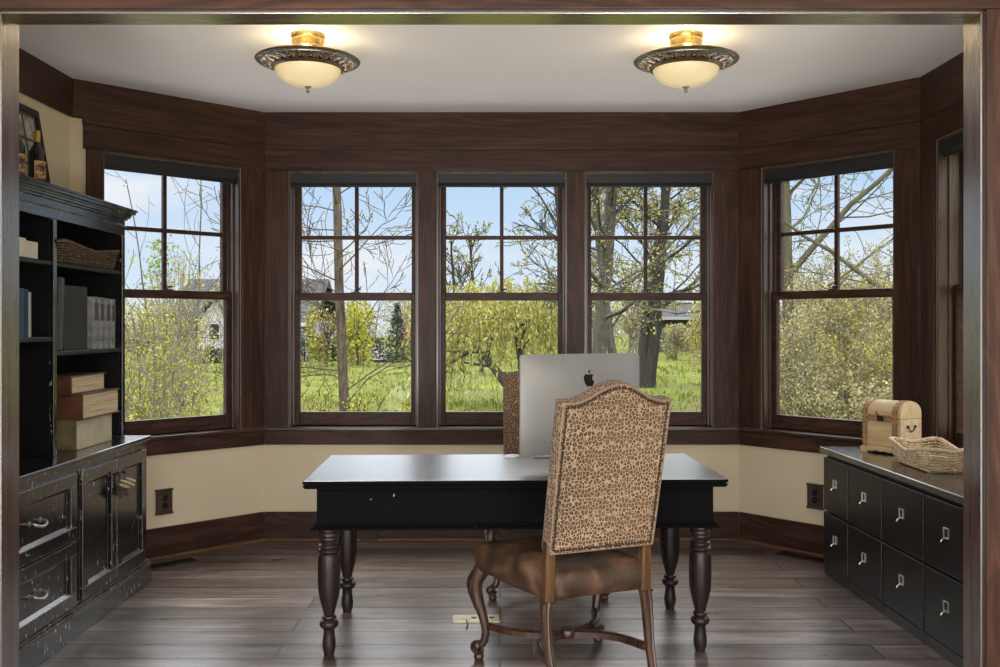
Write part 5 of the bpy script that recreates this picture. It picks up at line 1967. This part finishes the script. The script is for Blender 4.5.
blob_tree('bright yellow-green round tree left of the dark conifer', px(358, 47), 47, zy(296, 47), 1.0, 1500, 201, LF_Y, BK_BR, 0.13, 1.0)
blob_tree('olive-yellow tree beside the grey house, behind the slim trunk', px(326, 46), 46, zy(298, 46), 1.0, 1000, 202, LF_O, BK_BR, 0.13, 1.25)
blob_tree('small pink-blossomed tree right of the dark conifer', px(411, 56), 56, zy(318, 56), 0.8, 420, 203, LF_R, BK_BR, 0.13)
blob_tree('round yellow-green bush at the end of the garden path', px(403, 51), 51, zy(347, 51), 0.5, 420, 204, LF_Y, BK_BR, 0.09, 0.8, name='bush', cat='bush', group=None)
blob_tree('slender yellow-green tree rising left of the cross bar of the left angled window', px(164, 20), 20, zy(238, 20), 0.55, 1500, 205, LF_G, BK_TW, 0.05, 1.0, name='tree', group=None)
blob_tree('wispy bare-twigged tree just right of the cross bar of the left angled window', px(182, 22), 22, zy(232, 22), 0.6, 260, 206, LF_T, BK_TW, 0.05, 1.0, name='tree', group=None, twigs=60)
# long grass and weeds standing in the lawn
T = Tree(420)
for k in range(15000):
    y = 13 + 40 * T.r.random() ** 1.6
    x = T.r.uniform(-0.50, 0.40) * y
    n_ = sin(x * 1.3 + 2 * sin(y * 0.6)) + sin(y * 0.9 + x * 0.4)
    if n_ < 0.1 and T.r.random() < 0.75:
        continue
    T.leaf((x, y, ground_z(x, y) - 0.02), 0.03 + 0.0008 * y, 3.0 * T.r.uniform(0.5, 1.6), None)
    a_ = T.r.uniform(0, pi)
    h_ = T.r.uniform(0.06, 0.22)
    w_ = 0.012 + 0.0006 * y
    dx_, dy_ = T.r.gauss(0, 0.3) * h_, T.r.gauss(0, 0.3) * h_
    z_ = ground_z(x, y) - 0.02
    q_ = len(T.lv)
    T.lv += [(x - w_ * cos(a_), y - w_ * sin(a_), z_), (x + w_ * cos(a_), y + w_ * sin(a_), z_), (x + dx_ + w_ * 0.3, y + dy_, z_ + h_), (x + dx_ - w_ * 0.3, y + dy_, z_ + h_)]
    T.lf.append((q_, q_ + 1, q_ + 2, q_ + 3))
gr = MB(); gr.v = T.lv; gr.f = T.lf
go = gr.build('grass', LF_L, fix=False)
tag(go, 'long grass and weeds standing in the lawn', 'grass', kind='stuff')
# conifer
T = Tree(210)
cxp, cy = px(397, 50), 50
cb = (cxp, cy, gz(cxp, cy))
H_ = zy(306, 50) - cb[2]
T.w.tube([(cxp, cy, cb[2]), (cxp, cy, cb[2] + H_ * 0.97)], [0.09, 0.015], 6)
for k in range(1500):
    t_ = T.r.random() ** 1.5
    rad = 0.80 * (1 - t_) + 0.04
    a = T.r.uniform(0, 2 * pi)
    q = rad * sqrt(T.r.uniform(0.15, 1))
    T.leaf((cxp + q * cos(a), cy + q * sin(a), cb[2] + 0.12 + t_ * H_ - 0.15 * q), 0.075, 2.0)
T.finish('conifer', 'dark green pointed conifer beside the garden path', 'tree', cb, BK_DK, LF_D, None)
# hedges along the far side of the lawn
def hedge(label, u0, u1, Y, ytop, n, seed, lf):
    T = Tree(seed)
    x0, x1 = px(u0, Y), px(u1, Y)
    b = ((x0 + x1) / 2, Y, gz((x0 + x1) / 2, Y))
    zt_ = zy(ytop, Y)
    for k in range(max(4, int((x1 - x0) / 0.5))):
        x = x0 + (x1 - x0) * (k + 0.5) / max(4, int((x1 - x0) / 0.5))
        T.w.tube([(x, Y, b[2]), (x + T.r.uniform(-.1, .1), Y, zt_ - 0.1)], [0.04, 0.015], 5)
    for k in range(n):
        x = T.r.uniform(x0, x1)
        hz = zt_ - 0.10 * abs(sin(x * 2.3)) - 0.06
        T.leaf((x, Y + T.r.uniform(-0.45, 0.45), b[2] + (hz - b[2]) * T.r.random() ** 0.8), 0.10 * T.r.uniform(0.6, 1.3), 1.3)
    return T.finish('hedge', label, 'hedge', b, BK_DK, lf, None, 'stems')


hedge('dark clipped hedge under the round trees, left of the garden path', 300, 384, 52, 336, 2600, 221, LF_H)
hedge('dark low hedge in front of the grey house, seen through the left angled window', 196, 224, 50, 346, 1200, 222, LF_H)

T = Tree(400)
tb = (0, 84, gz(0, 84))
for k in range(480):
    x = -95 + 150 * k / 480 + T.r.uniform(-0.1, 0.1)
    hz = T.r.uniform(1.2, 2.9)
    T.w.tube([(x, 84 + T.r.uniform(-1, 1), tb[2]), (x + T.r.gauss(0, 0.15), 84, tb[2] + hz * 0.6), (x + T.r.gauss(0, 0.3), 84, tb[2] + hz)], [0.05, 0.03, 0.012], 4)
for k in range(21000):
    x = T.r.uniform(-95, 55)
    hz = (2.0 + 0.6 * sin(x * 0.7) + 0.5 * sin(x * 1.9 + 1)) * T.r.random() ** 0.75
    T.leaf((x, 84 + T.r.uniform(-1.2, 1.2), tb[2] + 0.05 + hz), 0.13 * T.r.uniform(0.6, 1.3), 1.3)
T.finish('thicket', 'long grey-green thicket closing the far side of the lawn', 'thicket', tb, BK_TW, LF_T, None, 'stems')

# distant tree line
rn = random.Random(5)
names = [(430, 62, 288, 2.2, 'T'), (452, 58, 294, 1.9, 'W'), (478, 60, 286, 2.1, 'T'), (505, 57, 294, 1.9, 'W'), (532, 62, 288, 2.2, 'T'), (552, 55, 290, 1.8, 'W'), (580, 58, 270, 2.3, 'T'),
         (600, 52, 282, 1.9, 'O'), (632, 60, 282, 2.2, 'T'), (668, 79, 290, 2.6, 'O'), (712, 48, 290, 1.2, 'O'), (732, 57, 270, 2.4, 'T'), (676, 52, 322, 0.8, 'T'), (701, 56, 318, 1.0, 'T'), (350, 66, 292, 2.0, 'T'), (405, 66, 290, 1.9, 'T')]
lab = ['hazy grey-green tree far behind the left mullion', 'pale yellow-green tree far behind the left part of the willow', 'hazy grey-green tree far behind the willow, left of its middle', 'pale yellow-green tree far behind the middle of the willow', 'hazy grey-green tree far behind the right part of the willow',
       'pale yellow-green tree far behind the right edge of the willow', 'hazy grey-green tree far behind the right mullion', 'olive tree far behind the tall grey trunk', 'hazy grey-green tree far behind the computer', 'olive tree far behind the big forked tree',
       'olive tree far behind, at the right edge of the right back window', 'hazy grey-green tree far behind the post between back and angled wall', 'low twiggy thicket before the dark house, next to the big forked tree', 'low twiggy thicket before the dark house, at the edge of the window', 'hazy grey-green tree far behind the round yellow-green tree', 'hazy grey-green tree far behind the dark conifer']
MT = {'T': LF_T, 'W': LF_W, 'O': LF_O}
for k, ((u, Y, yt, rad, kind), l_) in enumerate(zip(names, lab)):
    blob_tree(l_, px(u, Y), Y, zy(yt, Y), rad, 2400, 300 + k, MT[kind], BK_TW, 0.085, 1.0, twigs=44, group='trees in the far tree line')
far2 = [(790, 30, 262, 2.0), (835, 26, 268, 1.8), (880, 28, 262, 2.0), (925, 30, 262, 2.0)]
lab = ['olive tree behind the thicket, at the left of the right angled window', 'olive tree behind the thicket, in the middle of the right angled window', 'olive tree behind the thicket, at the right of the right angled window', 'olive tree behind the thicket, beyond the right post']
for k, ((u, Y, yt, rad), l_) in enumerate(zip(far2, lab)):
    blob_tree(l_, px(u, Y), Y, zy(yt, Y), rad, 4200, 340 + k, LF_O if k % 2 else LF_T, BK_TW, 0.05, 1.0, twigs=60, group='trees behind the right-hand thicket')
far3 = [(170, 44, 296, 1.8), (140, 40, 300, 1.6), (118, 46, 290, 1.9)]
lab = ['hazy yellow-green tree across the lawn, left of the grey roof', 'hazy yellow-green tree across the lawn, behind the tall shrub', 'hazy yellow-green tree across the lawn, behind the end of the bookcase']
for k, ((u, Y, yt, rad), l_) in enumerate(zip(far3, lab)):
    blob_tree(l_, px(u, Y), Y, zy(yt, Y), rad, 1800, 360 + k, LF_T, BK_TW, 0.08, 1.0, twigs=40, group='trees on the left across the lawn')
